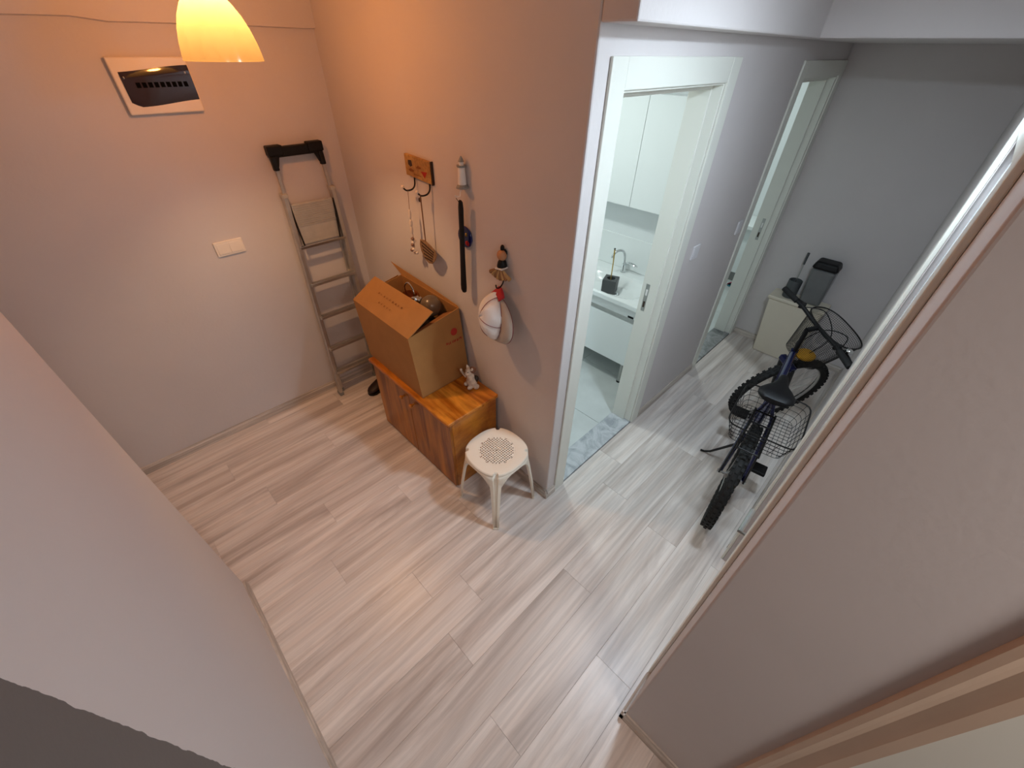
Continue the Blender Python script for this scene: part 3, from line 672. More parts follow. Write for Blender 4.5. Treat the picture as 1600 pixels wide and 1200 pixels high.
# perforated disc: square cells with square holes
p = .0130; hs = p*.30; m_ = int(RIN/p)+1
def q(x, y): return sc+V3((x, y, SH-.002))
for i in range(-m_, m_+1):
    for j in range(-m_, m_+1):
        x, y = i*p, j*p; rr = math.hypot(x, y)
        if rr > RIN+.002: continue
        a = [(x-p/2, y-p/2), (x+p/2, y-p/2), (x+p/2, y+p/2), (x-p/2, y+p/2)]
        if rr > RIN-.55*p:
            mb.add([q(*c_) for c_ in a], [(0, 1, 2, 3)]); continue
        if i == 0 and j == 0: hh = p*.42
        else: hh = hs
        b = [(x-hh, y-hh), (x+hh, y-hh), (x+hh, y+hh), (x-hh, y+hh)]
        mb.add([q(*c_) for c_ in a]+[q(*c_) for c_ in b]+[q(*c_)-V3((0, 0, .003)) for c_ in b],
               [(k, (k+1) % 4, 4+(k+1) % 4, 4+k) for k in range(4)]+[(4+k, 4+(k+1) % 4, 8+(k+1) % 4, 8+k) for k in range(4)])
mb.build('seat', 'stool', t, smooth=True)
vs = []; fs = []
for i, a in enumerate(angs):
    d = abs(((a-PI/4) % (PI/2)+PI/4) % (PI/2)-PI/4); dep = .026+.105*math.exp(-(d/.30)**2)
    r = outline(a)-.001
    for k in range(4):
        f = k/3; z = SH-.020-(dep-.02)*f; rr = r*(1+.05*f*(dep/.13))
        vs.append(sc+V3((rr*math.cos(a), rr*math.sin(a), z)))
for i in range(n):
    i2 = (i+1) % n
    for k in range(3): fs.append((i*4+k, i2*4+k, i2*4+k+1, i*4+k+1))
MB().add(vs, fs).build('skirt', 'stool', t, smooth=True, solid=.003)
for k in range(4):
    a = PI/4+k*PI/2; er = V3((math.cos(a), math.sin(a), 0)); et = V3((-math.sin(a), math.cos(a), 0))
    secs = [(SH-.012, .166, .036), (SH-.08, .178, .033), (SH-.14, .190, .027), (.16, .213, .021), (.0, .232, .0165)]
    vs = []; fs = []; prof = [(-1, -.012), (-.98, 0), (-.45, .004), (-.36, -.004), (.36, -.004), (.45, .004), (.98, 0), (1, -.012)]
    for z, r, w in secs:
        for u, dr in prof: vs.append(sc+er*(r+dr*(1.0 if w > .02 else .9))+et*(u*w)+V3((0, 0, z)))
    m2 = len(prof)
    for i in range(len(secs)-1):
        for j in range(m2-1): fs.append((i*m2+j, i*m2+j+1, (i+1)*m2+j+1, (i+1)*m2+j))
    o = MB().add(vs, fs).build('leg', 'stool', t, smooth=True, solid=.004)
    MB().bar(sc+er*.228-et*.019+V3((0, 0, .007)), sc+er*.228+et*.019+V3((0, 0, .007)), .018, .014).build('foot', 'stool', o, bevel=.003)
# ================================================================== ORNAMENT WALL
t = thing('key_rack', 'small wooden key rack plaque with two curled hooks on the wall', 'key rack', (.035, 1.04, 1.60))
kb = MB().hexa([(.022, .937, 1.664), (.022, 1.158, 1.676), (.0395, 1.158, 1.676), (.036, .937, 1.664), (.022, .937, 1.766), (.022, 1.158, 1.775), (.0395, 1.158, 1.775), (.036, .937, 1.766)]).build('board', 'bookwood', t, bevel=.002)
MB().box((.023, .930, 1.662), (.036, .9365, 1.768)).build('edge_strip', 'edge', t)
def blob(pts, name, mat):   # flat painted motif on the plaque
    MB().add([(.0212, y, z) for y, z in pts], [tuple(range(len(pts)))]).build(name, mat, kb)
blob([(1.125, 1.750), (1.095, 1.752), (1.090, 1.728), (1.108, 1.720), (1.128, 1.730)], 'painted_bird', 'edge')
blob([(1.020, 1.712), (.965, 1.716), (.990, 1.684)], 'painted_heart', 'print_red')
blob([(1.130, 1.705), (1.110, 1.714), (1.080, 1.708), (1.085, 1.699), (1.120, 1.698)], 'painted_swirl', 'print_brown')
blob([(1.060, 1.722), (1.040, 1.735), (1.010, 1.728), (1.030, 1.720)], 'painted_swirl', 'print_brown')
blob([(1.085, 1.690), (1.020, 1.690), (1.020, 1.687), (1.085, 1.687)], 'painted_line', 'print_brown')
for y in (1.098, .965):
    hk = MB().tube(bez([(.030, y, 1.672), (.026, y, 1.635), (.010, y+.006, 1.615), (-.018, y+.016, 1.612), (-.030, y+.028, 1.626)]), .0042, 8).build('hook', 'dsteel', t, smooth=True)
    MB().ball((-.031, y+.029, 1.629), .009, 12, 8).build('hook_ball', 'bead', hk, smooth=True)
t = thing('shell_garland', 'string of pale shells hanging from the left key hook', 'garland', (-.012, 1.11, 1.25))
MB().tube([(-.014, 1.106, 1.618), (-.014, 1.118, 1.52), (-.012, 1.122, 1.30)], .0014, 6).build('string', 'brownrope', t)
for y, z, r, ln in ((1.120, 1.490, .008, .026), (1.122, 1.440, .009, .022), (1.124, 1.405, .009, .026)):
    MB().ball((-.014, y, z), (r, r, ln), 10, 8).build('shell', 'bead', t, smooth=True)
random.seed(11)
for k in range(9):
    MB().ball((-.016+random.uniform(-.012, .010), 1.120+random.uniform(-.018, .018), 1.355-.011*k), (.010, .011, .009), 8, 6).build('shell', 'bead' if k % 3 else 'figb', t, smooth=True)
t = thing('woven_paddle', 'leaf-shaped brown woven paddle hanging by its long stick', 'paddle', (-.014, .99, 1.27))
MB().tube([(-.022, .982, 1.618), (-.018, .990, 1.565), (-.014, .998, 1.40), (-.012, 1.0, 1.345)], .0035, 8).build('stick', 'brownrope', t)
MB().ball((-.020, .995, 1.590), (.006, .010, .012), 8, 6).build('knot', 'edge', t, smooth=True)
lf = [(1.050, 1.372), (1.058, 1.340), (1.052, 1.305), (1.030, 1.270), (.990, 1.250), (.955, 1.258), (.925, 1.285), (.905, 1.320), (.918, 1.345), (.955, 1.362), (1.005, 1.378)]
pb = MB().slab([(-.016, y, z) for y, z in lf], (1, 0, 0), .006).build('blade', 'straw2', t, bevel=.002)
for k in range(5):
    f = k/4; MB().bar((-.0165, 1.040-.02*f, 1.362-.085*f), (-.0165, .925+.025*f, 1.330-.055*f), .007, .003, up=(1, 0, 0)).build('weave_band', 'edge', pb)
t = thing('lighthouse_ornament', 'small white lighthouse ornament on the wall above the shoehorn', 'ornament', (.03, .675, 1.70))
o0 = V3((.008, .674, 1.704))
MB().lathe([(.020, .012), (.0155, .085)], o0, 16, caps=True).build('tower', 'white', t, smooth=True)
MB().lathe([(.030, -.002), (.027, .006), (.020, .014)], o0, 14, caps=True).build('rock_base', 'grey', t)
MB().lathe([(.021, .085), (.022, .092)], o0, 16, caps=True).build('gallery', 'grey', t)
MB().lathe([(.011, .092), (.011, .106)], o0, 12, caps=True).build('lantern', 'white', t)
MB().lathe([(.014, .106), (.008, .118), (.002, .128)], o0, 12, caps=True).build('roof', 'grey', t, smooth=True)
MB().tube([(.012, .676, 1.703), (-.004, .676, 1.69), (-.006, .678, 1.668), (-.014, .690, 1.664), (-.024, .694, 1.672)], .0022, 6).build('hook', 'white', t, smooth=True)
t = thing('blue_disc_ornament', 'round blue glass ornament with red motif behind the shoehorn', 'ornament', (.02, .69, 1.42))
MB().lathe([(0, 0), (.050, .002), (.053, .006), (.050, .011), (0, .013)], (.0295, .694, 1.470), 28, axis=(-1, 0, 0)).build('disc', 'evil', t, smooth=True)
MB().ball((.0165, .672, 1.444), (.003, .016, .013), 10, 6).build('red_motif', 'red', t, smooth=True)
MB().ball((.0162, .678, 1.486), (.003, .008, .009), 10, 6).build('yellow_motif', 'gold', t, smooth=True)
MB().ball((.0165, .722, 1.484), (.003, .010, .012), 10, 6).build('pale_motif', 'grey', t, smooth=True)
t = thing('shoehorn', 'long black shoehorn hanging on the wall over the blue ornament', 'shoehorn', (-.02, .68, 1.19))
vs = []; fs = []; n = 7; secs = [(1.655, .004), (1.648, .014), (1.62, .018), (1.50, .0175), (1.38, .0185), (1.28, .021), (1.22, .0235), (1.195, .021), (1.186, .010)]
for i, (z, w) in enumerate(secs):
    y = .668+(1.655-z)*.04
    for k in range(n):
        u = -1+2*k/(n-1); vs.append((-.018+.006*u*u, y+w*u, z))
for i in range(len(secs)-1):
    for k in range(n-1): fs.append((i*n+k, i*n+k+1, (i+1)*n+k+1, (i+1)*n+k))
MB().add(vs, fs).build('blade', 'black', t, smooth=True, solid=.004)
MB().tube(bez([(-.018, .664, 1.640), (-.022, .676, 1.652), (-.020, .690, 1.660)]), .0015, 6).build('cord_loop', 'black', t)

# ---- doll-shaped hook and cap
t = thing('doll_hook', 'wall hook shaped as a small doll with pleated straw skirt', 'hook', (.02, .42, 1.33))
MB().ball((.004, .410, 1.466), (.020, .026, .025), 16, 10).build('head', 'skin', t, smooth=True)
mb = MB().ball((.008, .410, 1.498), (.010, .010, .016), 12, 8).ball((.018, .410, 1.476), (.012, .020, .018), 12, 8)
mb.build('hair_bun', 'black', t, smooth=True)
MB().lathe([(.012, 0), (.020, -.012), (.024, -.030), (.022, -.040)], (.004, .408, 1.448), 14, caps=True).build('bodice', 'black', t, smooth=True)
MB().hexa([(-.021, .384, 1.406), (-.021, .432, 1.400), (.02, .432, 1.400), (.02, .384, 1.406), (-.021, .384, 1.414), (-.021, .432, 1.408), (.02, .432, 1.408), (.02, .384, 1.414)]).build('belt', 'white', t, bevel=.002)
for k in range(8):
    a = -1.0+2.0*k/7; p0 = V3((-.008, .408-.018*a, 1.402)); p1 = V3((-.006-.008*math.cos(a), .405-.066*a, 1.352+.020*abs(a)))
    MB().tube([p0, (p0+p1)/2+V3((-.003, 0, 0)), p1], [.004, .008, .0105], 8).build('pleat', 'straw' if k % 2 else 'straw2', t, smooth=True)
MB().tube(bez([(.012, .404, 1.37), (.008, .404, 1.335), (-.012, .404, 1.315), (-.034, .404, 1.318), (-.040, .404, 1.335)]), .0035, 8).build('hook', 'dsteel', t, smooth=True)
t = thing('baseball_cap', 'white cap with red visor lining and maroon piping hung on the doll hook', 'cap', (-.03, .42, 1.06))
cc = V3((-.035, .412, 1.165)); ax = V3((-.90, .40, .12)).normalized(); up = V3((0, 0, 1)); up = (up-ax*up.dot(ax)).normalized(); sd = up.cross(ax)
up2 = (up*math.cos(.22)-sd*math.sin(.22)); sd2 = (sd*math.cos(.22)+up*math.sin(.22))
vs = []; fs = []; NR, NA = 9, 30
for j in range(NR+1):
    f = PI/2*j/NR
    for i in range(NA):
        a = 2*PI*i/NA; wob = 1+.035*math.sin(5*a+3*f)+.02*math.sin(9*a)
        vs.append(cc+up2*(.118*math.cos(a)*math.cos(f)*wob)+sd2*(.082*math.sin(a)*math.cos(f)*wob)+ax*(.085*math.sin(f)*wob))
for j in range(NR):
    for i in range(NA): i2 = (i+1) % NA; fs.append((j*NA+i, j*NA+i2, (j+1)*NA+i2, (j+1)*NA+i))
cr = MB().add(vs, fs).build('crown', 'capw', t, smooth=True, solid=.003)
def surf(a, f, k=1.02): return cc+up2*(.118*math.cos(a)*math.cos(f)*k)+sd2*(.082*math.sin(a)*math.cos(f)*k)+ax*(.085*math.sin(f)*k)
for s in (.55, 1.9, 3.3, 4.6):
    MB().tube([surf(s, PI/2*k/12) for k in range(13)], .0016, 6).build('piping', 'maroon', cr)
MB().tube([cc+up2*(.120*math.cos(2*PI*i/40))+sd2*(.084*math.sin(2*PI*i/40)) for i in range(40)], .003, 6, closed=True).build('rim_piping', 'maroon', t, smooth=True)
vs = []; fs = []
for i in range(25):                                    # visor hanging down to the right of the crown
    f = i/24; a = .30+2.75*f; base = cc+up2*(.118*math.cos(a))+sd2*(.082*math.sin(a))
    for q_ in range(5):
        g = q_/4; k = math.sin(PI*min(1, f*1.02))**.6
        vs.append(base+V3((.10, -.93, -.38)).normalized()*(.078*g*k)+V3((-.022*g*(1-g)*2, 0, 0)))
for i in range(24):
    for q_ in range(4): fs.append((i*5+q_, i*5+q_+1, i*5+q_+6, i*5+q_+5))
vz = MB().add(vs, fs).build('visor', 'capg', t, smooth=True, solid=.004)
MB().tube([vs[i*5+4] for i in range(25)], .0024, 6).build('visor_piping', 'maroon', vz, smooth=True)
vs = []; fs = []
for i in range(13):                                    # red lining turned up at the top
    a = -.55+1.45*i/12
    for q_ in range(4):
        f = q_/3; vs.append(cc+up2*((.116+.030*f*math.cos(a-.2))*math.cos(a*.8))+sd2*(.084*math.sin(a))+ax*(.012-.030*f))
for i in range(12):
    for q_ in range(3): fs.append((i*4+q_, i*4+q_+1, i*4+q_+5, i*4+q_+4))
MB().add(vs, fs).build('red_lining', 'red', t, smooth=True, solid=.004)

# ================================================================== BATHROOM
t = thing('vanity_unit', 'white bathroom vanity unit on metal legs seen through the doorway', 'vanity', (1.55, .70, 0))
vy0, vy1 = .325, 1.12
MB().box((1.318, vy0, .20), (1.795, vy0+.018, .715)).build('side_panel', 'joinery2', t, bevel=.002)
MB().box((1.318, vy1-.018, .20), (1.795, vy1, .715)).build('side_panel', 'joinery2', t, bevel=.002)
MB().box((1.318, vy0+.018, .20), (1.795, vy1-.018, .218)).build('bottom_panel', 'joinery2', t)
MB().box((1.785, vy0+.018, .218), (1.795, vy1-.018, .60)).build('back_panel', 'joinery2', t)
dr = MB().box((1.30, vy0, .20), (1.3175, vy1, .592)).build('door', 'joinery2', t, bevel=.003)
MB().box((1.305, vy0+.004, .594), (1.3175, vy1, .628)).build('handle_channel', 'metal', t, bevel=.002)
fa = MB().box((1.30, vy0, .630), (1.3175, vy1, .715)).build('fascia', 'joinery2', t, bevel=.003)
MB().box((1.2985, vy0+.012, .634), (1.2999, vy0+.060, .650)).build('maker_badge', 'black', fa)
for x, y in ((1.335, vy0+.03), (1.335, vy1-.03), (1.75, vy0+.03), (1.75, vy1-.03)):
    l = MB().tube([(x, y, .012), (x, y, .2)], .015, 14).build('leg', 'metal', t, smooth=True)
    MB().lathe([(.019, 0), (.019, .012)], (x, y, 0.0006), 14, caps=True).build('foot', 'black', l)
# washbasin: slab with a hollow bowl
t = thing('washbasin', 'white ceramic washbasin on the vanity unit', 'washbasin', (1.53, .70, .716))
bx = [1.262, 1.795]; byy = [.285, 1.15]; nx, ny = 26, 40; vs = []; fs = []
def bowl(x, y):
    u = (x-1.49)/.185; v = (y-.70)/.335; r = (abs(u)**3.2+abs(v)**3.2)**(1/3.2)
    if r >= 1: return 0
    f = 1-r; f = min(1, f/.38); return -.082*(f*f*(3-2*f))
for i in range(nx+1):
    for j in range(ny+1):
        x = bx[0]+(bx[1]-bx[0])*i/nx; y = byy[0]+(byy[1]-byy[0])*j/ny; vs.append((x, y, .752+bowl(x, y)))
for i in range(nx):
    for j in range(ny): a = i*(ny+1)+j; fs.append((a, a+ny+1, a+ny+2, a+1))
MB().add(vs, fs).build('bowl', 'joinery2', t, smooth=True)
MB().box((bx[0], byy[0], .7165), (bx[0]+.012, byy[1], .7518)).box((bx[0]+.0121, byy[0], .7165), (bx[1], byy[0]+.012, .7518)).build('rim', 'joinery2', t, bevel=.004)
MB().lathe([(.022, 0), (.020, .003), (0, .003)], (1.49, .62, .6705), 16).build('drain', 'chrome', t, smooth=True)
t = thing('faucet', 'chrome washbasin tap with looped lever', 'tap', (1.725, .735, .7525))
MB().lathe([(.026, 0), (.026, .006), (.019, .012), (.020, .06), (.018, .075)], (1.725, .735, .7525), 18, caps=True).build('body', 'chrome', t, smooth=True)
MB().tube(bez([(1.722, .737, .82), (1.722, .748, .90), (1.700, .765, .935), (1.66, .785, .935), (1.63, .80, .905), (1.625, .802, .885)]), .0105, 12).build('spout', 'chrome', t, smooth=True)
MB().tube(bez([(1.728, .733, .828), (1.732, .70, .845), (1.728, .64, .842), (1.716, .612, .838), (1.706, .64, .842), (1.712, .70, .845), (1.722, .731, .828)]), .0045, 8).build('lever', 'chrome', t, smooth=True)
t = thing('brush_holder', 'dark grey square holder with a brass-handled brush standing in the washbasin', 'brush holder', (1.50, .70, .671))
hc = V3((1.495, .700, .671)); mb = MB(); hw, hh = .056, .112; a0 = .35; ring = lambda r, z, k: hc+V3((r*math.cos(k), r*math.sin(k), z)); n = 24
def sq(k): return hw/max(abs(math.cos(k)), abs(math.sin(k)))
vs = []; fs = []
rows = [lambda k: ring(sq(k)*.97, 0, k+a0), lambda k: ring(sq(k), hh-.003, k+a0), lambda k: ring(sq(k)*.97, hh, k+a0), lambda k: ring(.033, hh, k+a0), lambda k: ring(.031, hh-.07, k+a0)]
for r_ in rows: vs += [r_(2*PI*i/n+PI/4) for i in range(n)]
for j in range(4):
    for i in range(n): fs.append((j*n+i, j*n+(i+1) % n, (j+1)*n+(i+1) % n, (j+1)*n+i))
fs += [tuple(range(n)), tuple(4*n+i for i in range(n))]
MB().add(vs, fs).build('holder', 'dgrey', t)
MB().tube([hc+V3((0, 0, .05)), hc+V3((-.012, .0, .24)), hc+V3((-.020, .002, .352))], [.0045, .0045, .006], 10).build('brush_handle', 'gold', t, smooth=True)
MB().ball(hc+V3((-.0205, .002, .355)), .0075, 10, 8).build('handle_tip', 'dgrey', t, smooth=True)
t = thing('soap_bottle', 'clear plastic bottle with blue label at the right end of the washbasin', 'bottle', (1.70, .478, .7525))
MB().lathe([(.0, 0), (.028, 0), (.030, .006), (.030, .075), (.018, .10), (.011, .108), (.011, .12), (0, .12)], (1.70, .478, .7525), 20).build('body', 'bottle', t, smooth=True)
MB().lathe([(.0305, .018), (.0305, .062)], (1.70, .478, .7525), 20).build('label', 'blabel', t, smooth=True)
MB().lathe([(.013, .118), (.013, .138), (0, .138)], (1.70, .478, .7525), 14).build('cap', 'white', t, smooth=True)
t = thing('wall_cabinet', 'white two-door bathroom wall cabinet above the washbasin', 'cabinet', (1.70, .83, 1.29))
MB().box((1.662, .445, 1.292), (1.7995, 1.24, 1.985)).build('body', 'joinery2', t, bevel=.003)
for a, b in ((.445, .744), (.747, 1.045), (1.048, 1.24)):
    MB().box((1.643, a, 1.290), (1.6615, b, 1.987)).build('door', 'joinery2', t, bevel=.002)
MB().lathe([(.0, 0), (.014, 0), (.014, .012), (.009, .018), (0, .018)], (1.643, .462, 1.318), 16, axis=(-1, 0, 0)).build('lock_knob', 'metal', t, smooth=True)
t = thing('splashback', 'glossy white splash panel on the wall behind the tap', 'splashback', (1.80, .7, .7525))
MB().box((1.790, .30, .7535), (1.7995, 1.30, 1.02)).build('sheet', 'joinery2', t, bevel=.002)

# ================================================================== FAR ROOM
t = thing('basin_unit', 'white basin unit glimpsed through the second doorway', 'vanity', (4.18, .7, 0))
MB().box((3.96, .30, .645), (4.395, 1.10, .690)).build('top', 'joinery2', t, bevel=.006)
MB().box((4.02, .33, .12), (4.395, 1.07, .6449)).build('body', 'joinery2', t, bevel=.003)
MB().box((4.06, .36, .0006), (4.39, 1.04, .12)).build('plinth', 'grey', t)
t = thing('slipper', 'pink and teal slipper on the floor behind the second doorway', 'slipper', (3.90, .47, 0))
MB().prism([(3.86, .44), (3.93, .40), (4.0, .42), (4.01, .47), (3.95, .50), (3.87, .49)], .0006, .014).build('sole', 'teal', t, bevel=.003)
vs = []; fs = []
for i in range(7):
    x = 3.865+.02*i
    for k in range(7):
        a = PI*k/6; vs.append((x, .455+.042*math.cos(a)-.005*i*.5, .014+(.040-.003*i)*math.sin(a)))
for i in range(6):
    for k in range(6): fs.append((i*7+k, i*7+k+1, i*7+k+8, i*7+k+7))
MB().add(vs, fs).build('strap', 'pattern', t, smooth=True, solid=.004)

# ================================================================== CORRIDOR END
t = thing('plastic_bin', 'cream plastic bin at the corridor end behind the bicycle', 'bin', (2.77, -.41, 0))
b0 = [(2.700, -.255), (2.700, -.585), (2.850, -.585), (2.850, -.255)]; b1 = [(2.672, -.205), (2.672, -.625), (2.862, -.625), (2.862, -.205)]
MB().hexa([(x, y, .0006) for x, y in b0]+[(x, y, .535) for x, y in b1]).build('body', 'binw', t, bevel=.012, bseg=3)
MB().box((2.660, -.637, .5352), (2.8648, -.193, .565)).build('lid', 'binw', t, bevel=.010, bseg=3)
t = thing('brush_holder', 'dark grey round brush holder with stick on the cream bin', 'brush holder', (2.755, -.325, .566))
MB().lathe([(0, 0), (.050, 0), (.052, .01), (.052, .148), (.049, .152), (.046, .148), (.044, .05), (0, .05)], (2.755, -.325, .5655), 24).build('cup', 'dgrey', t, smooth=True)
MB().tube([(2.760, -.325, .63), (2.775, -.322, .80), (2.785, -.318, .85)], .0035, 8).build('stick', 'metal', t, smooth=True)
MB().tube([(2.783, -.319, .845), (2.795, -.314, .94)], [.008, .010], 10).build('grip', 'dgrey', t, smooth=True)
t = thing('canister', 'tall smoky clear canister with black lid on the cream bin', 'canister', (2.775, -.49, .566))
q0 = [(2.715, -.415), (2.715, -.565), (2.835, -.565), (2.835, -.415)]; q1 = [(2.700, -.395), (2.700, -.570), (2.845, -.570), (2.845, -.395)]
MB().hexa([(x, y, .5655) for x, y in q0]+[(x, y, .865) for x, y in q1]).build('body', 'smoke2', t, bevel=.02, bseg=3)
MB().hexa([(x+s*.008, y+u*.008, .8655) for (x, y), s, u in zip(q1, (-1, -1, 1, 1), (1, -1, -1, 1))]+[(x-s*.006, y-u*.010, .925) for (x, y), s, u in zip(q1, (-1, -1, 1, 1), (1, -1, -1, 1))]).build('lid', 'black', t, bevel=.018, bseg=3)

# ================================================================== BICYCLE (local frame: x forward, y left, origin under the rear hub)
BK = thing('bicycle', 'dark blue bicycle with wire baskets parked in the corridor', 'bicycle', (.69, -.772, 0), math.radians(6.8))
RW = .33; HUB = V3((0, 0, RW)); FH = V3((1.02, 0, RW))
AX0 = V3((.975, 0, RW)); AXD = V3((-.342, 0, .94)).normalized(); DEL = math.radians(-44)
RQ = Quaternion(AXD, DEL)
def st(p): p = V3(p); return AX0+RQ@(p-AX0)
ident = lambda p: V3(p)
def B_(mb, name, mat, par=BK, **kw): return mb.build(name, mat, par, world=False, **kw)
def wheel(name, c, fn, dia=RW):
    n = 56; ro, rt = dia-.027, .027
    P = lambda a, r, y: fn(c+V3((r*math.cos(a), y, r*math.sin(a))))
    vs = []; fs = []
    for i in range(n):
        a = 2*PI*i/n
        for k in range(12):
            b = 2*PI*k/12; vs.append(P(a, ro+rt*.92*math.cos(b), rt*math.sin(b)))
    for i in range(n):
        for k in range(12): fs.append((i*12+k, ((i+1) % n)*12+k, ((i+1) % n)*12+(k+1) % 12, i*12+(k+1) % 12))
    w = thing_part(name, c, fn)
    B_(MB().add(vs, fs), 'tyre', 'rubber', w, smooth=True)
    mb = MB(); m = 52
    for i in range(m):
        for s, off in ((-1, 0), (0, .5), (1, 0)):
            a0 = 2*PI*(i+off)/m; a1 = a0+2*PI/m*.5; y0, y1 = (s*.013-.007, s*.013+.007) if s == 0 else (s*.0215-.0065, s*.0215+.0065)
            r0 = ro+rt*(.75 if s == 0 else .35); r1 = ro+rt*(1.10 if s == 0 else .84)
            mb.hexa([P(a0, r0, y0), P(a1, r0, y0), P(a1, r0, y1), P(a0, r0, y1), P(a0, r1, y0), P(a1, r1, y0), P(a1, r1, y1), P(a0, r1, y1)])
    tag(B_(mb, 'tread', 'rubber', w), kind='stuff')
    vs = []; fs = []; pr = [(.284, -.012), (.292, -.014), (.276, -.008), (.276, .008), (.292, .014), (.284, .012)]; pr = [(r*dia/.33, y) for r, y in pr]
    for i in range(n):
        for r, y in pr: vs.append(P(2*PI*i/n, r, y))
    q_ = len(pr)
    for i in range(n):
        for k in range(q_-1): fs.append((i*q_+k, ((i+1) % n)*q_+k, ((i+1) % n)*q_+k+1, i*q_+k+1))
    B_(MB().add(vs, fs), 'rim', 'metal', w, smooth=True)
    mb = MB()
    for i in range(28):
        a = 2*PI*i/28; s = 1 if i % 2 else -1; mb.tube([P(a+.25*(1 if i % 4 < 2 else -1), .022, s*.028), P(a, .278*dia/.33, 0)], .0011, 5)
    tag(B_(mb, 'spokes', 'metal', w), kind='stuff')
    B_(MB().tube([fn(c+V3((0, -.062, 0))), fn(c+V3((0, -.034, 0))), fn(c+V3((0, -.033, 0))), fn(c+V3((0, .033, 0))), fn(c+V3((0, .034, 0))), fn(c+V3((0, .062, 0)))], [.008, .008, .022, .022, .008, .008], 14), 'hub', 'metal', w)
    return w
def thing_part(name, c, fn):
    o = bpy.data.objects.new(name, None); COL.objects.link(o); o.parent = BK; o.empty_display_size = .05; return o
rw = wheel('rear_wheel', HUB, ident)
B_(MB().lathe([(.012, -.050), (.036, -.048), (.036, -.044), (.030, -.042), (.030, -.038), (.024, -.036), (.024, -.030)], HUB, 20, axis=(0, 1, 0)), 'sprocket', 'dsteel', rw)
fw = wheel('front_wheel', FH, st)
BB = V3((.43, 0, .285)); STT = V3((.255, 0, .78)); HT = AX0+AXD*.47; HB = AX0+AXD*.345
tube = lambda a, b, r, name, mat='blue', par=BK, seg=14: B_(MB().tube([a, b], r, seg), name, mat, par, smooth=True)
tube(HB, HT, .022, 'head_tube'); tube(HT-AXD*.02, STT+V3((.01, 0, -.05)), .0175, 'top_tube'); tube(HB+AXD*.02, BB, .021, 'down_tube'); tube(BB, STT, .0165, 'seat_tube')
tube(STT, V3((.232, 0, .848)), .0135, 'seat_post', 'metal')
tube(BB-V3((0, .05, 0)), BB+V3((0, .05, 0)), .024, 'bottom_bracket')
for s in (-1, 1):
    B_(MB().tube([BB+V3((-.02, s*.022, 0)), BB+V3((-.08, s*.04, .005)), HUB+V3((0, s*.063, 0))], .0105, 10), 'chain_stay', 'blue', BK, smooth=True)
    B_(MB().tube([STT+V3((0, s*.016, -.06)), STT+V3((-.05, s*.045, -.14)), HUB+V3((0, s*.063, 0))], .0095, 10), 'seat_stay', 'blue', BK, smooth=True)
    B_(MB().tube([HUB+V3((0, s*.055, 0)), HUB+V3((0, s*.078, 0))], .011, 6), 'axle_nut', 'metal', BK)
    # fork
    top = AX0+AXD*.335+V3((0, s*.052, 0)); low_ = FH+V3((-.0, s*.058, 0))
    B_(MB().tube([st(top), st(top+(low_-top)*.55), st(top+(low_-top)*.57), st(low_)], [.019, .019, .014, .012], 14), 'fork_leg', 'black', BK, smooth=True)
B_(MB().bar(st(AX0+AXD*.335+V3((0, -.066, 0))), st(AX0+AXD*.335+V3((0, .066, 0))), .040, .036), 'fork_crown', 'blue', BK, bevel=.006)
# saddle
vs = []; fs = []; n = 14
secs = [(x-.02, w, hh, z-.048) for x, w, hh, z in [(.075, .020, .0, .905), (.080, .060, .022, .918), (.100, .083, .034, .925), (.140, .085, .036, .928), (.180, .066, .034, .926), (.225, .040, .030, .922), (.280, .026, .026, .919), (.330, .021, .022, .915), (.352, .015, .014, .910), (.360, .004, .006, .905)]]
for x, w, hh, z in secs:
    for k in range(n):
        a = 2*PI*k/n; zz = math.sin(a); dip = -.010*math.exp(-((math.cos(a))/.25)**2) if zz > 0 and x < .2 else 0
        vs.append((x, w*math.cos(a), z+(hh*.55*zz if zz > 0 else hh*1.0*zz)+dip))
for i in range(len(secs)-1):
    for k in range(n): fs.append((i*n+k, i*n+(k+1) % n, (i+1)*n+(k+1) % n, (i+1)*n+k))
fs += [tuple(range(n)), tuple((len(secs)-1)*n+k for k in range(n))]
B_(MB().add(vs, fs), 'saddle', 'black', BK, smooth=True)
for s in (-1, 1): B_(MB().tube([(.09, s*.022, .852), (.15, s*.020, .842), (.24, s*.018, .842), (.31, s*.010, .852)], .0035, 6), 'saddle_rail', 'metal', BK)
# cranks
cr_ = thing_part('crankset', BB, ident)
B_(MB().lathe([(.010, -.050), (.080, -.049), (.083, -.047), (.080, -.045), (.010, -.044)], BB, 40, axis=(0, 1, 0)), 'chainring', 'dsteel', cr_)
ca = math.radians(200)
for s, y in ((1, -.062), (-1, .062)):
    d = V3((math.cos(ca)*s, 0, math.sin(ca)*s)); e_ = BB+d*.165+V3((0, y, 0))
    B_(MB().bar(BB+V3((0, y, 0)), e_, .018, .012, up=(0, 1, 0)), 'crank_arm', 'metal', cr_, bevel=.003)
    yy = y+math.copysign(.055, y)
    B_(MB().box((e_.x-.042, min(y, yy+math.copysign(.045, y)), e_.z-.012), (e_.x+.042, max(y, yy+math.copysign(.045, y)), e_.z+.012)), 'pedal', 'black', cr_, bevel=.005)
B_(MB().tube([BB+V3((0, -.047, .081)), HUB+V3((0, -.045, .036))], .004, 6), 'chain', 'dsteel'); B_(MB().tube([BB+V3((0, -.047, -.081)), HUB+V3((.02, -.045, -.09)), HUB+V3((0, -.045, -.036))], .004, 6), 'chain', 'dsteel')
B_(MB().tube([V3((.37, .040, .265)), V3((.430, .165, .045)), V3((.445, .200, .008)), V3((.440, .225, .008))], [.009, .008, .007, .008], 10), 'kickstand', 'dsteel', BK, smooth=True)
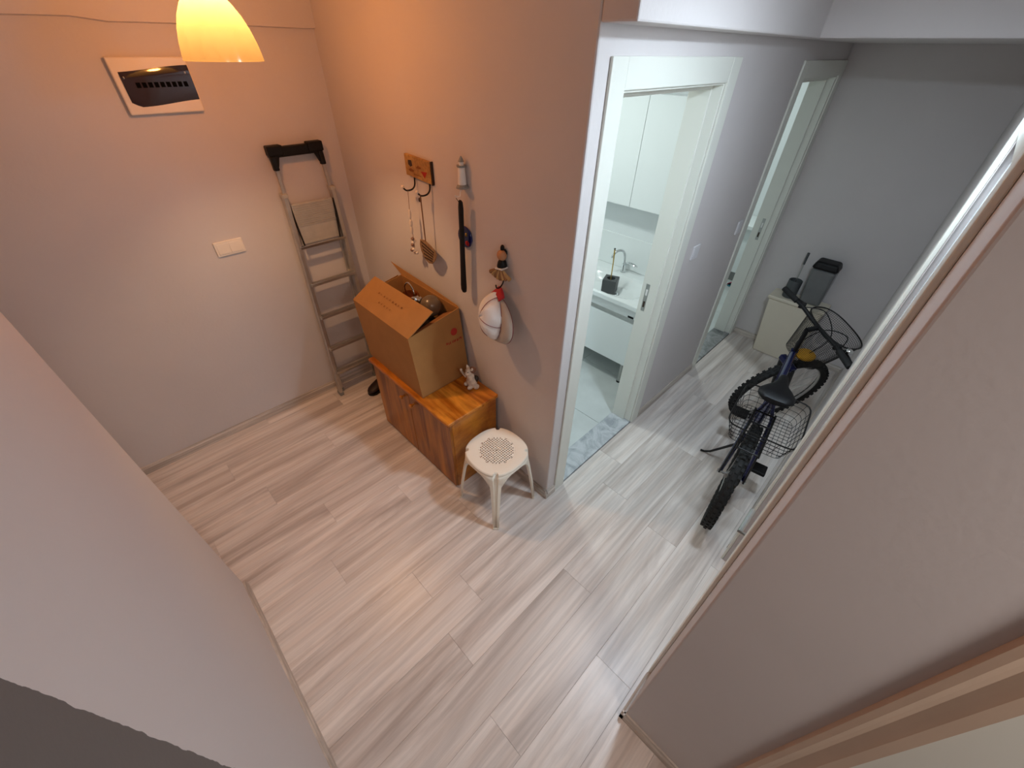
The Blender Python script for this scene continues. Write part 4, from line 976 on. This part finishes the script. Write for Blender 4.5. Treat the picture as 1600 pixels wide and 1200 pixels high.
# luggage rack and rear basket
rk = thing_part('rear_rack', HUB, ident)
for s in (-1, 1):
    B_(MB().tube([(-.17, s*.05, .688), (.20, s*.05, .688)], .006, 8), 'rack_rail', 'dsteel', rk); B_(MB().tube([(-.02, s*.066, .34), (-.02, s*.052, .686)], .005, 8), 'rack_strut', 'dsteel', rk)
for x in (-.16, -.04, .08, .19): B_(MB().tube([(x, -.05, .688), (x, .05, .688)], .004, 8), 'rack_crossbar', 'dsteel', rk)
def wire_basket(name, c0, h0, c1, h1, z0, z1, fn, nx, ny, nz, rr, exp=6., rim_r=.004, rim_up=0.):
    """wire basket: rim oval (half sizes h1) over a smaller bottom (h0)"""
    w = thing_part(name, c0, fn)
    def oval(c, h, a):
        ca_, sa_ = math.cos(a), math.sin(a); k = (abs(ca_)**exp+abs(sa_)**exp)**(-1/exp); return V3((c[0]+h[0]*ca_*k, c[1]+h[1]*sa_*k, 0))
    def at(a, f):
        p = oval(c0, h0, a)*(1-f)+oval(c1, h1, a)*f; p.z = z0+(z1-z0)*f+rim_up*f*math.cos(a); return fn(p)
    m = 64
    B_(MB().tube([at(2*PI*i/m, 1) for i in range(m)], rim_r, 8, closed=True), 'basket_rim', 'dsteel', w, smooth=True)
    mb = MB()
    for k in range(nz): mb.tube([at(2*PI*i/m, k/nz) for i in range(m)], rr, 4, closed=True)
    for i in range(nx): mb.tube([at(2*PI*i/nx, f/3) for f in range(4)], rr, 4)
    for k in range(1, ny):
        x = -1+2*k/ny
        kx = (1-abs(x)**exp)**(1/exp)
        mb.tube([fn(V3((c0[0]+h0[0]*x, c0[1]-h0[1]*kx, z0))), fn(V3((c0[0]+h0[0]*x, c0[1]+h0[1]*kx, z0)))], rr, 4)
        mb.tube([fn(V3((c0[0]-h0[0]*kx, c0[1]+h0[1]*x, z0))), fn(V3((c0[0]+h0[0]*kx, c0[1]+h0[1]*x, z0)))], rr, 4)
    tag(B_(mb, 'wire_mesh', 'dsteel', w), kind='stuff'); return w
wire_basket('rear_basket', (.03, -.012), (.165, .125), (.045, -.015), (.20, .158), .698, .80, ident, 26, 12, 4, .0014, exp=8.)
# handlebar and its fittings
hb = thing_part('handlebar', HT, st)
TOP = AX0+AXD*.66
tube(st(HT), st(TOP), .013, 'steerer', 'black', hb); tube(st(TOP), st(TOP+V3((.06, 0, .02))), .015, 'stem', 'black', hb)
BC = TOP+V3((.06, 0, .025)); HWD = .315
bar = [BC+V3((-.045, -HWD, .02)), BC+V3((-.02, -.17, .018)), BC+V3((0, -.06, 0)), BC+V3((0, .06, 0)), BC+V3((-.02, .17, .018)), BC+V3((-.045, HWD, .02))]
B_(MB().tube([st(p) for p in bez(bar, 5)], .0115, 10), 'bar', 'black', hb, smooth=True)
for s in (-1, 1):
    B_(MB().tube([st(BC+V3((-.046, s*(HWD+.005), .02))), st(BC+V3((-.028, s*.205, .019)))], .0165, 12), 'grip', 'rubber', hb, smooth=True)
    B_(MB().tube([st(p) for p in bez([BC+V3((-.005, s*.165, .012)), BC+V3((.045, s*.20, -.004)), BC+V3((.038, s*.27, -.012)), BC+V3((.022, s*.315, -.016))])], .006, 8), 'brake_lever', 'black', hb, smooth=True)
    B_(MB().box((-.016, -.018, -.016), (.016, .018, .016)), 'lever_clamp', 'black', hb, bevel=.004).location = st(BC+V3((-.008, s*.17, .014)))
    B_(MB().tube([st(p) for p in bez([BC+V3((.03, s*.17, .0)), BC+V3((.11, s*.10, .02)), BC+V3((.12, -s*.03, -.06)), BC+V3((.04, -s*.05, -.20))])], .003, 6), 'brake_cable', 'black', hb, smooth=True)
bl = st(BC+V3((.028, -.215, .022)))
B_(MB().lathe([(.020, 0), (.019, .008), (.012, .016), (0, .019)], bl, 16), 'bell', 'chrome', hb, smooth=True)
wire_basket('front_basket', (.885, -.01), (.075, .115), (.915, -.012), (.108, .172), .735, .985, st, 90, 16, 26, .0009, exp=2.6, rim_r=.0042)
B_(MB().tube([st(V3((.845, .05, .80))), st(AX0+AXD*.40+V3((.02, .02, 0)))], .005, 8), 'basket_bracket', 'dsteel')
ry = math.radians(6.8); p_ = st(V3((.872, -.045, .738))); yw = V3((BK.location.x+p_.x*math.cos(ry)-p_.y*math.sin(ry), BK.location.y+p_.x*math.sin(ry)+p_.y*math.cos(ry), p_.z))
t = thing('cloth_pouch', 'yellow cloth lying in the front basket of the bicycle', 'cloth', tuple(yw))
o = MB().ball(yw+V3((0, 0, .032)), (.062, .056, .030), 18, 10).build('folded_cloth', 'yellow', t, smooth=True)
